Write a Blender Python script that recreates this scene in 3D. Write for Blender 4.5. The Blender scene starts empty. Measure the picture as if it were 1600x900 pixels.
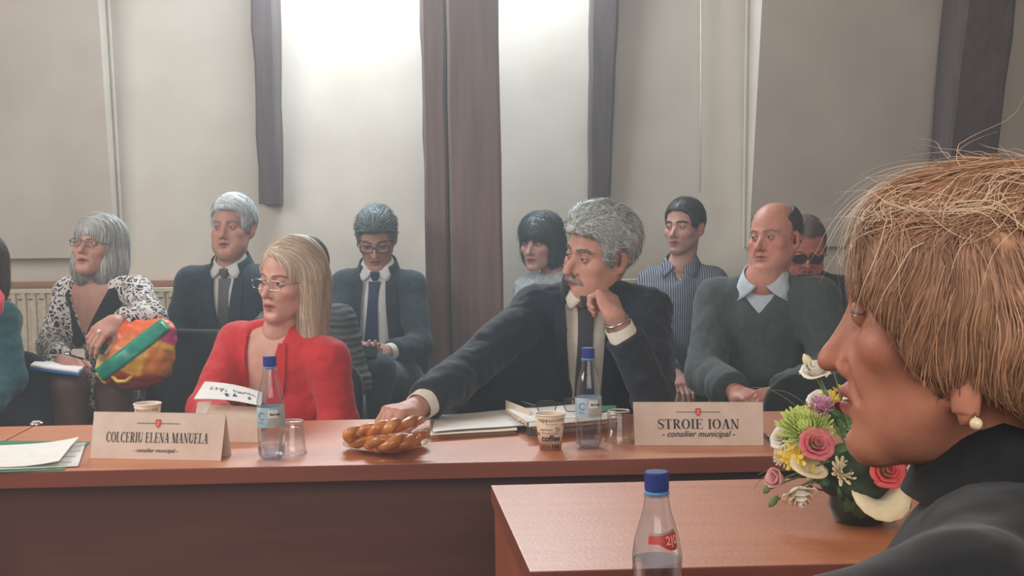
import bpy, bmesh, math, random
import numpy as np
from mathutils import Vector, Matrix
from mathutils.bvhtree import BVHTree

random.seed(7)
RNG = np.random.default_rng(7)
SC = bpy.context.scene
COL = SC.collection

# ------------------------------------------------------------------ camera
F_PX = 1980.0
CAM = np.array([0.0, 0.0, 1.296])
PITCH = math.atan(122 / F_PX)
ROLL = 0.0125
_f = np.array([0, math.cos(PITCH), -math.sin(PITCH)])
_u0 = np.array([0, math.sin(PITCH), math.cos(PITCH)])
_r0 = np.array([1.0, 0, 0])
_c, _s = math.cos(ROLL), math.sin(ROLL)
_r = _c * _r0 - _s * _u0
_u = _s * _r0 + _c * _u0
cam_data = bpy.data.cameras.new('camera')
cam_data.sensor_width = 36.0
cam_data.sensor_fit = 'HORIZONTAL'
cam_data.lens = F_PX / 1600 * 36
cam_data.clip_start = 0.05
cam = bpy.data.objects.new('camera', cam_data)
COL.objects.link(cam)
M4 = Matrix.Identity(4)
for i in range(3):
    M4[i][0], M4[i][1], M4[i][2], M4[i][3] = _r[i], _u[i], -_f[i], CAM[i]
cam.matrix_world = M4
SC.camera = cam


def P(px, py, d):
    """photo point at distance d (metres along the room's y axis) -> room coordinates"""
    v = _f + (px - 800) / F_PX * _r + (450 - py) / F_PX * _u
    return CAM + v * (d / v[1])


def PZ(px, py, z):
    v = _f + (px - 800) / F_PX * _r + (450 - py) / F_PX * _u
    return CAM + v * ((z - CAM[2]) / v[2])


# ------------------------------------------------------------------ light and exposure
world = bpy.data.worlds.new('world')
SC.world = world
world.use_nodes = True
world.node_tree.nodes['Background'].inputs[0].default_value = (0.80, 0.86, 0.95, 1)
world.node_tree.nodes['Background'].inputs[1].default_value = 0.2
# thin haze volume added to lift the darks like lens glare
_vs = world.node_tree.nodes.new('ShaderNodeVolumeScatter')
_vs.inputs['Color'].default_value = (0.92, 0.97, 1.0, 1)
_vs.inputs['Density'].default_value = 0.035
_vs.inputs['Anisotropy'].default_value = 0.4
world.node_tree.links.new(_vs.outputs[0], world.node_tree.nodes['World Output'].inputs['Volume'])
SC.cycles.volume_bounces = 0
SC.view_settings.view_transform = 'Standard'
SC.view_settings.look = 'None'
SC.view_settings.gamma = 1.0
SC.view_settings.exposure = 0.45
SC.view_settings.use_curve_mapping = False
SC.cycles.max_bounces = 10
SC.cycles.transparent_max_bounces = 16
SC.cycles.caustics_refractive = False
SC.cycles.caustics_reflective = False


def area(name, loc, target, sx, sy, power, color):
    d = bpy.data.lights.new(name, 'AREA')
    d.shape = 'RECTANGLE'
    d.size, d.size_y, d.energy, d.color = sx, sy, power, color
    o = bpy.data.objects.new(name, d)
    COL.objects.link(o)
    o.location = loc
    o.rotation_euler = (Vector(target) - Vector(loc)).to_track_quat('-Z', 'Y').to_euler()
    return o


# daylight through the roof window at the head of the dormer recess, plus added fill lamps at the side and behind the camera
area('skylight', (-0.40, 5.50, 2.78), (-0.40, 5.0, 1.5), 1.5, 0.4, 66, (0.82, 0.94, 1.0))
area('side_fill', (-3.3, 2.2, 2.6), (0.2, 3.6, 1.0), 2.6, 1.2, 68, (1.0, 0.985, 0.965))
area('rear_fill', (0.6, -1.9, 2.5), (0.0, 4.5, 1.2), 4.0, 1.4, 84, (1.0, 0.96, 0.91))

# ------------------------------------------------------------------ materials


def lin(c):
    return tuple(((x / 255) / 12.92 if x / 255 <= 0.04045 else ((x / 255 + 0.055) / 1.055) ** 2.4) for x in c) + (1.0,)


class Mat:
    """small wrapper over a principled material"""

    def __init__(self, name, rgb=(128, 128, 128), rough=0.6, metal=0.0, spec=0.5, **kw):
        self.m = bpy.data.materials.new(name)
        self.m.use_nodes = True
        self.nt = self.m.node_tree
        self.b = self.nt.nodes['Principled BSDF']
        self.b.inputs['Base Color'].default_value = lin(rgb)
        self.b.inputs['Roughness'].default_value = rough
        self.b.inputs['Metallic'].default_value = metal
        self.b.inputs['Specular IOR Level'].default_value = spec
        for k, v in kw.items():
            self.b.inputs[k.replace('_', ' ')].default_value = v

    def n(self, t, **kw):
        x = self.nt.nodes.new(t)
        for k, v in kw.items():
            if hasattr(x, k):
                setattr(x, k, v)
            else:
                x.inputs[k.replace('_', ' ')].default_value = v
        return x

    def l(self, a, b):
        self.nt.links.new(a, b)

    def coords(self, scale=(1, 1, 1), rot=(0, 0, 0), kind='Object'):
        tc = self.n('ShaderNodeTexCoord')
        mp = self.n('ShaderNodeMapping')
        mp.inputs['Scale'].default_value = scale
        mp.inputs['Rotation'].default_value = rot
        self.l(tc.outputs[kind], mp.inputs['Vector'])
        return mp.outputs['Vector']

    def ramp(self, fac, stops, interp='LINEAR'):
        r = self.n('ShaderNodeValToRGB')
        r.color_ramp.interpolation = interp
        e = r.color_ramp.elements
        while len(e) < len(stops):
            e.new(0.5)
        for x, (p, c) in zip(e, stops):
            x.position = p
            x.color = lin(c)
        self.l(fac, r.inputs['Fac'])
        return r.outputs['Color']

    def noise(self, vec, scale=10, detail=3, rough=0.5):
        n = self.n('ShaderNodeTexNoise')
        n.inputs['Scale'].default_value = scale
        n.inputs['Detail'].default_value = detail
        n.inputs['Roughness'].default_value = rough
        if vec is not None:
            self.l(vec, n.inputs['Vector'])
        return n.outputs['Fac']

    def base(self, out):
        self.l(out, self.b.inputs['Base Color'])
        return self

    def bump(self, fac, strength=0.2, dist=0.002):
        b = self.n('ShaderNodeBump')
        b.inputs['Strength'].default_value = strength
        b.inputs['Distance'].default_value = dist
        self.l(fac, b.inputs['Height'])
        self.l(b.outputs['Normal'], self.b.inputs['Normal'])
        return self


def fabric(name, rgb, rough=0.85, var=0.12, scale=900, weave=0.25):
    m = Mat(name, rgb, rough, spec=0.2)
    v = m.coords()
    a = tuple(max(0, c * (1 - var)) for c in rgb)
    b = tuple(min(255, c * (1 + var)) for c in rgb)
    m.base(m.ramp(m.noise(v, 60, 4), [(0.3, a), (0.7, b)]))
    m.bump(m.noise(v, scale, 2), weave, 0.0006)
    m.b.inputs['Sheen Weight'].default_value = 0.15
    return m.m


def plain(name, rgb, rough=0.6, metal=0.0, var=0.06, scale=40, spec=0.5):
    m = Mat(name, rgb, rough, metal, spec)
    v = m.coords()
    a = tuple(c * (1 - var) for c in rgb)
    b = tuple(min(255, c * (1 + var)) for c in rgb)
    m.base(m.ramp(m.noise(v, scale, 3), [(0.3, a), (0.7, b)]))
    return m.m


def wood(name, c1, c2, rough, rot=(0, 0, 0), stretch=(1.2, 22, 22), bump=0.1, coat=0.0, fine=None):
    m = Mat(name, c1, rough)
    v = m.coords(stretch, rot)
    n = m.noise(v, 2.2, 6, 0.6)
    m.base(m.ramp(n, [(0.3, c1), (0.7, c2)]))
    if fine:
        m.bump(m.noise(m.coords((1, 1, 1)), fine, 2, 0.5), bump, 0.0008)
    else:
        m.bump(n, bump, 0.004)
    m.b.inputs['Coat Weight'].default_value = coat
    return m.m


def skin_mat():
    m = Mat('skin', (200, 150, 130), 0.48, spec=0.35)
    a = m.n('ShaderNodeVertexColor')
    a.layer_name = 'Col'
    v = m.coords()
    n = m.noise(v, 45, 4)
    mx = m.n('ShaderNodeMix', data_type='RGBA', blend_type='MULTIPLY')
    mx.inputs[0].default_value = 0.5
    m.l(a.outputs['Color'], mx.inputs[6])
    m.l(m.ramp(n, [(0.3, (225, 205, 200)), (0.7, (255, 255, 255))]), mx.inputs[7])
    m.base(mx.outputs[2])
    m.bump(m.noise(v, 260, 5, .65), 0.22, 0.0012)
    m.b.inputs['Subsurface Weight'].default_value = 0.06
    m.b.inputs['Subsurface Radius'].default_value = (0.01, 0.004, 0.002)
    return m.m


def eye_mat():
    m = Mat('eye', (220, 220, 220), 0.12, spec=0.6)
    a = m.n('ShaderNodeVertexColor')
    a.layer_name = 'Col'
    m.base(a.outputs['Color'])
    return m.m


def hair_mat(name, c1, c2, rough=0.42):
    m = Mat(name, c1, rough, spec=0.45)
    g = m.n('ShaderNodeNewGeometry')
    m.base(m.ramp(g.outputs['Random Per Island'], [(0.0, c1), (1.0, c2)]))
    return m.m


SKIN = skin_mat()
EYE = eye_mat()

# ------------------------------------------------------------------ objects and meshes


def put(name, me, mat=None, parent=None, smooth=True):
    o = bpy.data.objects.new(name, me)
    COL.objects.link(o)
    if mat is not None:
        for mm in (mat if isinstance(mat, (list, tuple)) else [mat]):
            me.materials.append(mm)
    if smooth and len(me.polygons):
        me.polygons.foreach_set('use_smooth', np.ones(len(me.polygons), dtype=bool))
    if parent is not None:
        o.parent = parent
        o.matrix_parent_inverse = Matrix.Translation(-Vector(parent.location))
    return o


def tag(o, label=None, cat=None, group=None, kind=None):
    if label:
        o['label'] = label
    if cat:
        o['category'] = cat
    if group:
        o['group'] = group
    if kind:
        o['kind'] = kind
    return o


def thing(name, loc, label, cat, group=None):
    o = bpy.data.objects.new(name, None)
    o.empty_display_size = 0.05
    COL.objects.link(o)
    o.location = Vector(loc)
    return tag(o, label, cat, group)


def np_mesh(name, V, faces4=None, tris=None, col=None, matidx=None):
    """mesh from arrays: faces4 (n,4), tris (m,3)"""
    me = bpy.data.meshes.new(name)
    V = np.asarray(V, dtype=np.float32)
    q = np.zeros((0, 4), int) if faces4 is None else np.asarray(faces4, dtype=np.int32)
    t = np.zeros((0, 3), int) if tris is None else np.asarray(tris, dtype=np.int32)
    me.vertices.add(len(V))
    me.vertices.foreach_set('co', V.ravel())
    loops = np.concatenate([q.ravel(), t.ravel()]).astype(np.int32)
    me.loops.add(len(loops))
    me.loops.foreach_set('vertex_index', loops)
    starts = np.concatenate([np.arange(len(q)) * 4, len(q) * 4 + np.arange(len(t)) * 3]).astype(np.int32)
    me.polygons.add(len(starts))
    me.polygons.foreach_set('loop_start', starts)
    if matidx is not None:
        me.polygons.foreach_set('material_index', np.asarray(matidx, dtype=np.int32))
    me.update(calc_edges=True)
    if col is not None:
        a = me.color_attributes.new('Col', 'FLOAT_COLOR', 'POINT')
        c = np.ones((len(V), 4), dtype=np.float32)
        c[:, :3] = col
        a.data.foreach_set('color', c.ravel())
    me.validate()
    return me


class MB:
    """collects simple shapes into one mesh"""

    def __init__(self):
        self.v, self.f = [], []

    def add(self, vs, fs):
        b = len(self.v)
        self.v += [tuple(map(float, x)) for x in vs]
        self.f += [tuple(b + i for i in f) for f in fs]
        return self

    def box(self, c, s, R=None):
        R = np.eye(3) if R is None else np.asarray(R)
        vs = [np.asarray(c) + R @ (np.array([x, y, z]) * np.asarray(s) / 2) for x in (-1, 1) for y in (-1, 1) for z in (-1, 1)]
        return self.add(vs, [(0, 1, 3, 2), (4, 6, 7, 5), (0, 4, 5, 1), (2, 3, 7, 6), (0, 2, 6, 4), (1, 5, 7, 3)])

    def hexa(self, b4, t4):
        return self.add(list(b4) + list(t4), [(3, 2, 1, 0), (4, 5, 6, 7), (0, 1, 5, 4), (1, 2, 6, 5), (2, 3, 7, 6), (3, 0, 4, 7)])

    def tube(self, pts, r, n=8, close=False):
        pts = [np.asarray(p, float) for p in pts]
        rs = r if isinstance(r, (list, tuple, np.ndarray)) else [r] * len(pts)
        m = len(pts)
        up = np.array([0.137, 0.21, 0.968])
        rings = []
        for i, p in enumerate(pts):
            a = pts[(i - 1) % m] if (close or i > 0) else p
            b = pts[(i + 1) % m] if (close or i < m - 1) else p
            t = b - a
            t = t / (np.linalg.norm(t) + 1e-12)
            if i == 0:
                s = np.cross(t, up)
            else:
                s = s - t * (s @ t)
            s = s / (np.linalg.norm(s) + 1e-12)
            w = np.cross(t, s)
            rings.append([p + rs[i] * (math.cos(q) * s + math.sin(q) * w) for q in np.linspace(0, 2 * math.pi, n, endpoint=False)])
        vs = [x for rr in rings for x in rr]
        fs = []
        for i in range(m if close else m - 1):
            j = (i + 1) % m
            for k in range(n):
                fs.append((i * n + k, i * n + (k + 1) % n, j * n + (k + 1) % n, j * n + k))
        if not close:
            fs.append(tuple(range(n - 1, -1, -1)))
            fs.append(tuple((m - 1) * n + k for k in range(n)))
        return self.add(vs, fs)

    def lathe(self, prof, c=(0, 0, 0), n=32, cap0=True, cap1=True, fn=None, R=None):
        c = np.asarray(c, float)
        R = np.eye(3) if R is None else np.asarray(R)
        vs = []
        for (r, z) in prof:
            for k in range(n):
                a = 2 * math.pi * k / n
                rr = r if fn is None else fn(r, z, a)
                vs.append(c + R @ np.array([rr * math.cos(a), rr * math.sin(a), z]))
        fs = []
        for i in range(len(prof) - 1):
            for k in range(n):
                fs.append((i * n + k, i * n + (k + 1) % n, (i + 1) * n + (k + 1) % n, (i + 1) * n + k))
        if cap0:
            fs.append(tuple(range(n - 1, -1, -1)))
        if cap1:
            fs.append(tuple((len(prof) - 1) * n + k for k in range(n)))
        return self.add(vs, fs)

    def sheet(self, grid, thick, nrm=None):
        """grid [rows][cols] of points -> thin closed sheet"""
        G = np.asarray(grid, float)
        nr, nc = G.shape[:2]
        du = np.gradient(G, axis=1)
        dv = np.gradient(G, axis=0)
        N = np.cross(du, dv)
        N /= (np.linalg.norm(N, axis=2, keepdims=True) + 1e-12)
        if nrm is not None:
            N = np.where((N @ np.asarray(nrm, float))[..., None] < 0, -N, N)
        B = G - N * thick
        vs = list(G.reshape(-1, 3)) + list(B.reshape(-1, 3))
        o = nr * nc
        fs = []
        for i in range(nr - 1):
            for j in range(nc - 1):
                a, b, c, d = i * nc + j, i * nc + j + 1, (i + 1) * nc + j + 1, (i + 1) * nc + j
                fs.append((a, b, c, d))
                fs.append((o + d, o + c, o + b, o + a))
        for i in range(nr - 1):
            for j in (0, nc - 1):
                a, d = i * nc + j, (i + 1) * nc + j
                fs.append((a, d, o + d, o + a) if j == 0 else (d, a, o + a, o + d))
        for j in range(nc - 1):
            for i in (0, nr - 1):
                a, b = i * nc + j, i * nc + j + 1
                fs.append((b, a, o + a, o + b) if i == 0 else (a, b, o + b, o + a))
        return self.add(vs, fs)

    def obj(self, name, mat, parent=None, smooth=False, bevel=0.0, seg=2, fixn=True):
        me = bpy.data.meshes.new(name)
        me.from_pydata(self.v, [], self.f)
        if bevel > 0 or fixn:
            bm = bmesh.new()
            bm.from_mesh(me)
            if bevel > 0:
                bmesh.ops.remove_doubles(bm, verts=bm.verts, dist=1e-6)
                es = [e for e in bm.edges if len(e.link_faces) == 2 and e.calc_face_angle(0) > 0.5]
                bmesh.ops.bevel(bm, geom=es, offset=bevel, segments=seg, profile=0.6, affect='EDGES', clamp_overlap=True)
            if fixn:
                bmesh.ops.recalc_face_normals(bm, faces=bm.faces)
            bm.to_mesh(me)
            bm.free()
        return put(name, me, mat, parent, smooth)


def auto_smooth(o, ang=0.6):
    me = o.data
    bm = bmesh.new()
    bm.from_mesh(me)
    for e in bm.edges:
        if len(e.link_faces) == 2 and e.calc_face_angle(0) > ang:
            e.smooth = False
    for f in bm.faces:
        f.smooth = True
    bm.to_mesh(me)
    bm.free()
    return o


def nrmz(v):
    v = np.asarray(v, float)
    return v / (np.linalg.norm(v) + 1e-12)


def lerp(a, b, t):
    return np.asarray(a, float) * (1 - t) + np.asarray(b, float) * t


# ------------------------------------------------------------------ distance-field sculpting


def smin(a, b, k):
    h = np.maximum(k - np.abs(a - b), 0) / k
    return np.minimum(a, b) - h * h * k * 0.25


def smax(a, b, k):
    return -smin(-a, -b, k)


class Sdf:
    def __init__(self):
        self.ops = []

    def add(self, fn, lo, hi, op='u', k=0.02):
        self.ops.append((fn, lo, hi, op, k))
        return self

    def ell(self, c, r, R=None, op='u', k=0.02):
        c = np.asarray(c, np.float32)
        r = np.asarray(r, np.float32)
        RR = None if R is None else np.asarray(R, np.float32)

        def fn(Q):
            q = Q - c
            if RR is not None:
                q = q @ RR
            k0 = np.sqrt(((q / r) ** 2).sum(-1))
            k1 = np.sqrt(((q / (r * r)) ** 2).sum(-1)) + 1e-9
            return k0 * (k0 - 1.0) / k1
        m = r if RR is None else np.full(3, r.max())
        return self.add(fn, c - m, c + m, op, k)

    def cap(self, a, b, ra, rb, op='u', k=0.02, sy=None):
        a = np.asarray(a, np.float32)
        b = np.asarray(b, np.float32)
        ba = b - a
        L = float(ba @ ba) + 1e-12
        m = max(ra, rb)

        def fn(Q):
            q = Q - a
            t = np.clip((q @ ba) / L, 0, 1)
            return np.sqrt(((q - t[..., None] * ba) ** 2).sum(-1)) - (ra + (rb - ra) * t)
        return self.add(fn, np.minimum(a, b) - m, np.maximum(a, b) + m, op, k)

    def box(self, c, s, R=None, rad=0.0, op='u', k=0.02):
        c = np.asarray(c, np.float32)
        h = np.asarray(s, np.float32) / 2 - rad
        RR = None if R is None else np.asarray(R, np.float32)

        def fn(Q):
            q = Q - c
            if RR is not None:
                q = q @ RR
            d = np.abs(q) - h
            return np.sqrt((np.maximum(d, 0) ** 2).sum(-1)) + np.minimum(d.max(-1), 0) - rad
        m = np.full(3, float(np.linalg.norm(np.asarray(s) / 2))) if RR is not None else np.asarray(s) / 2
        return self.add(fn, c - m, c + m, op, k)

    def free(self, fn, op='s', k=0.01, lo=None, hi=None):
        return self.add(fn, np.full(3, -99.) if lo is None else lo, np.full(3, 99.) if hi is None else hi, op, k)

    @staticmethod
    def comb(f, v, op, k):
        if op == 'u':
            return smin(f, v, k)
        if op == 's':
            return smax(f, -v, k)
        return smax(f, v, k)

    def at(self, Q):
        Q = np.asarray(Q, np.float32)
        f = np.full(Q.shape[:-1], 1.0, np.float32)
        for fn, lo, hi, op, k in self.ops:
            f = self.comb(f, fn(Q), op, k)
        return f

    def bounds(self):
        u = [(lo, hi) for fn, lo, hi, op, k in self.ops if op == 'u']
        return np.min([x[0] for x in u], 0) - 0.012, np.max([x[1] for x in u], 0) + 0.012

    def grid(self, ax):
        F = np.full([len(a) for a in ax], 1.0, np.float32)
        for fn, lo, hi, op, k in self.ops:
            pad = k + 0.025
            sl = []
            for a, l, h in zip(ax, lo, hi):
                i = max(int(np.searchsorted(a, l - pad)) - 1, 0)
                j = min(int(np.searchsorted(a, h + pad)) + 1, len(a))
                sl.append(slice(i, max(j, i)))
            if any(s.stop <= s.start for s in sl):
                continue
            G = np.stack(np.meshgrid(ax[0][sl[0]], ax[1][sl[1]], ax[2][sl[2]], indexing='ij'), -1).astype(np.float32)
            F[tuple(sl)] = self.comb(F[tuple(sl)], fn(G), op, k)
        return F

    def mesh(self, cell=None, ax=None, smooth=1):
        if ax is None:
            lo, hi = self.bounds()
            ax = [np.arange(l - cell, h + 2 * cell, cell) for l, h in zip(lo, hi)]
        F = self.grid(ax)
        V, Q = nets(F, ax)
        if smooth:
            V = relax(V, Q, smooth)
        return V, Q


def nets(F, ax):
    nx, ny, nz = F.shape
    S = F < 0
    c = [S[i:nx - 1 + i, j:ny - 1 + j, k:nz - 1 + k] for i in (0, 1) for j in (0, 1) for k in (0, 1)]
    cnt = sum(x.astype(np.int8) for x in c)
    I, J, K = np.nonzero((cnt > 0) & (cnt < 8))
    idx = np.full((nx - 1, ny - 1, nz - 1), -1, np.int32)
    idx[I, J, K] = np.arange(len(I))
    X, Y, Z = [np.asarray(a, np.float32) for a in ax]
    acc = np.zeros((len(I), 3), np.float32)
    num = np.zeros(len(I), np.float32)
    corners = [(i, j, k) for i in (0, 1) for j in (0, 1) for k in (0, 1)]
    for a in corners:
        for d in range(3):
            if a[d] == 0:
                b = list(a)
                b[d] = 1
                fa = F[I + a[0], J + a[1], K + a[2]]
                fb = F[I + b[0], J + b[1], K + b[2]]
                m = (fa < 0) != (fb < 0)
                t = np.where(m, fa / np.where(m, fa - fb, 1), 0)[:, None]
                pa = np.stack([X[I + a[0]], Y[J + a[1]], Z[K + a[2]]], 1)
                pb = np.stack([X[I + b[0]], Y[J + b[1]], Z[K + b[2]]], 1)
                acc += np.where(m[:, None], pa + t * (pb - pa), 0)
                num += m
    V = acc / num[:, None]
    quads = []
    # edges along x
    for d in range(3):
        sa = [slice(None)] * 3
        sb = [slice(None)] * 3
        sa[d] = slice(0, -1)
        sb[d] = slice(1, None)
        A, B = S[tuple(sa)], S[tuple(sb)]
        E = np.array(np.nonzero(A != B))
        e1, e2 = [q for q in range(3) if q != d]
        ok = (E[e1] > 0) & (E[e2] > 0) & (E[e1] < F.shape[e1] - 1) & (E[e2] < F.shape[e2] - 1)
        E = E[:, ok]
        inside = A[tuple(E)]

        def cell(o1, o2):
            q = E.copy()
            q[e1] += o1
            q[e2] += o2
            return idx[tuple(q)]
        q = np.stack([cell(-1, -1), cell(0, -1), cell(0, 0), cell(-1, 0)], 1)
        flip = inside if d != 1 else ~inside
        q = np.where(flip[:, None], q, q[:, ::-1])
        quads.append(q)
    Q = np.concatenate(quads)
    Q = Q[(Q >= 0).all(1)]
    return V, Q


def relax(V, Q, it=1):
    for _ in range(it):
        acc = np.zeros_like(V)
        n = np.zeros(len(V), np.float32)
        for a, b in ((0, 1), (1, 2), (2, 3), (3, 0)):
            np.add.at(acc, Q[:, a], V[Q[:, b]])
            np.add.at(acc, Q[:, b], V[Q[:, a]])
            np.add.at(n, Q[:, a], 1)
            np.add.at(n, Q[:, b], 1)
        V = V * 0.5 + 0.5 * acc / np.maximum(n, 1)[:, None]
    return V


def vnormals(V, Q):
    fn = np.cross(V[Q[:, 2]] - V[Q[:, 0]], V[Q[:, 3]] - V[Q[:, 1]])
    N = np.zeros_like(V)
    for i in range(4):
        np.add.at(N, Q[:, i], fn)
    return N / (np.linalg.norm(N, axis=1, keepdims=True) + 1e-12)


def vnoise(p, scale, seed=0):
    """value noise, vectorised, about -1..1"""
    q = np.asarray(p, np.float64) * scale + seed * 17.31
    i = np.floor(q).astype(np.int64)
    f = q - i
    f = f * f * (3 - 2 * f)

    def h(a, b, c):
        n = (a * 374761393 + b * 668265263 + c * 2147483647 + seed * 1013) & 0x7fffffff
        n = ((n ^ (n >> 13)) * 1274126177) & 0x7fffffff
        return ((n ^ (n >> 16)) & 0xffff) / 32767.5 - 1
    r = 0
    for a in (0, 1):
        for b in (0, 1):
            for c in (0, 1):
                w = (f[..., 0] if a else 1 - f[..., 0]) * (f[..., 1] if b else 1 - f[..., 1]) * (f[..., 2] if c else 1 - f[..., 2])
                r = r + w * h(i[..., 0] + a, i[..., 1] + b, i[..., 2] + c)
    return r


def folds(V, Q, amp=0.004, seed=1, st=(1, 1, 1)):
    N = vnormals(V, Q)
    w = V * np.asarray(st)
    d = np.abs(vnoise(w, 9, seed)) * 1.0 + 0.5 * np.abs(vnoise(w, 21, seed + 1)) + 0.25 * vnoise(w, 45, seed + 2)
    return V + N * ((d - 0.25) * amp)[:, None]


def bvh_of(V, Q):
    return BVHTree.FromPolygons([tuple(map(float, x)) for x in V], [tuple(map(int, q)) for q in Q])


def rotz(a):
    c, s = math.cos(a), math.sin(a)
    return np.array([[c, -s, 0], [s, c, 0], [0, 0, 1.0]])


def rotx(a):
    c, s = math.cos(a), math.sin(a)
    return np.array([[1.0, 0, 0], [0, c, -s], [0, s, c]])


def roty(a):
    c, s = math.cos(a), math.sin(a)
    return np.array([[c, 0, s], [0, 1.0, 0], [-s, 0, c]])


def fine_axis(lo, hi, flo, fhi, fine, coarse):
    return np.concatenate([np.arange(lo, flo, coarse), np.arange(flo, fhi, fine), np.arange(fhi, hi + coarse, coarse)])
# ================================================================== people toolkit


def gauss(Q, c, s):
    return np.exp(-(((Q - np.asarray(c)) / np.asarray(s)) ** 2).sum(-1))


def mixc(col, rgb, w):
    return col * (1 - w[:, None]) + np.asarray(lin(rgb)[:3]) * w[:, None]


def head_sdf(S, fw=1.0, jw=1.0, jl=1.0, nose=1.0, nlen=1.0, nw=1.0, chin=0.0, fat=0.0, brow=1.0, lip=1.0, ear=1.0, age=0.0, cheek=1.0, smile=0.0):
    S.ell((0, .012, .035), (.074 * fw, .095, .085))
    S.ell((0, -.030, -.035 * jl), (.060 * fw, .054, .082 * jl), k=.03)
    for s in (-1, 1):
        S.cap((s * .052 * jw, .0, -.052 * jl), (s * .016 * jw, -.066, -.100 * jl), .018, .015, k=.03)
        S.ell((s * .045 * fw, -.052, -.026), (.022 * cheek, .022, .018), k=.022)
        S.cap((s * .010, -.079, .017), (s * .042 * fw, -.063, .019), .008 * brow, .008 * brow, k=.014)
    S.ell((0, -.066, -.068 * jl), (.031, .023, .023), k=.02)
    S.ell((0, -.070 - chin, -.101 * jl), (.022 * jw, .018, .015), k=.02)
    if fat:
        for s in (-1, 1):
            S.ell((s * .040, -.040, -.072), (.026, .034, .034), k=.03)
        S.ell((0, -.035, -.115 * jl), (.040, .040, .016 + .014 * fat), k=.03)
    for s in (-1, 1):
        S.ell((s * .031, -.086, .001), (.019, .014, .0125), op='s', k=.014)
        S.ell((s * .031, -.070, 0), (.0128, .0128, .0128), k=.006)
    for s in (-1, 1):
        S.ell((s * .021, -.064, -.042 * nlen), (.017, .020, .018), k=.014)
        S.cap((s * .005, -.076, -.004), (s * .010 * nw, -.083, -.034 * nlen), .0070, .0095 * nw, k=.009)
    S.cap((-.016 * jw, -.092 - chin, -.0885 * jl), (.016 * jw, -.092 - chin, -.0885 * jl), .0042, .0042, op='s', k=.012)
    tip = (0, -.083 - .025 * nose, -.036 * nlen)
    S.cap((0, -.076, .006), (0, tip[1] + .006, tip[2] + .010), .0075 * nw, .0085 * nw, k=.012)
    S.ell(tip, (.0105 * nw, .0105, .0095), k=.010)
    for s in (-1, 1):
        S.ell((s * .0125 * nw, -.087 - .010 * (nose - 1), -.040 * nlen), (.0075 * nw, .011, .0078), k=.007)
        S.ell((s * .0065 * nw, tip[1] + .012, -.047 * nlen), (.0034 * nw, .0055, .0045), op='s', k=.003)
        if age:
            S.cap((s * .017 * nw, -.091, -.045), (s * .031, -.079, -.073), .0022 * age, .0016 * age, op='s', k=.008)
            S.cap((s * .022, -.082, -.016), (s * .042, -.070, -.018), .0018 * age, .001, op='s', k=.006)
    zl = -.0685 * jl
    for s in (-1, 1):
        S.cap((0, -.0885, zl + .0048), (s * .021, -.079, zl - .0005 + smile), .0052 * lip, .0028, k=.006)
        S.cap((0, -.0875, zl - .0060), (s * .018, -.079, zl - .0022 + smile), .0058 * lip, .0030, k=.006)
    S.ell((0, -.094, zl - .0005), (.024, .010, .0016), op='s', k=.003)
    for s in (-1, 1):
        Re = rotz(s * -.35) @ rotx(-.2)
        S.ell((s * .080 * fw, .016, -.010 * ear), (.0065, .018 * ear, .031 * ear), R=Re, k=.006)
        S.ell((s * .0745 * fw, .012, -.034 * ear), (.0075, .010, .011 * ear), k=.006)
        S.ell((s * .0875 * fw, .012, -.006 * ear), (.0045, .009 * ear, .017 * ear), R=Re, op='s', k=.004)


def skin_colors(Q, rgb, lips=(150, 85, 80), red=0.25, jl=1.0, stubble=None, lipw=1.0, brow_rgb=None):
    col = np.tile(np.asarray(lin(rgb)[:3]), (len(Q), 1))
    r2 = (min(255, rgb[0] * 1.0), rgb[1] * .72, rgb[2] * .68)
    w = red * (gauss(Q, (.047, -.06, -.032), (.024, .04, .022)) + gauss(Q, (-.047, -.06, -.032), (.024, .04, .022)) + gauss(Q, (0, -.108, -.037), (.016, .02, .014)))
    for s in (-1, 1):
        w = w + red * 1.3 * gauss(Q, (s * .078, .014, -.012), (.012, .03, .035))
    col = mixc(col, r2, np.clip(w, 0, .8))
    if stubble is not None:
        ws = gauss(Q, (0, -.06, -.095), (.06, .05, .034)) * .45 + gauss(Q, (0, -.09, -.056), (.026, .02, .007)) * .3
        col = mixc(col, stubble, np.clip(ws, 0, .5))
    zl = -.0685 * jl
    wl = np.clip(1.6 - ((np.abs(Q[:, 0]) / .025) ** 2 + (np.abs(Q[:, 2] - zl + .0005) / (.0095 * lipw)) ** 2) * 1.2, 0, 1) * (Q[:, 1] < -.07)
    col = mixc(col, lips, wl)
    wm = np.exp(-((Q[:, 2] - zl + .0005) / .0018) ** 2) * (np.abs(Q[:, 0]) < .025) * (Q[:, 1] < -.07)
    col = mixc(col, (75, 40, 38), wm * .7)
    return col


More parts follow.
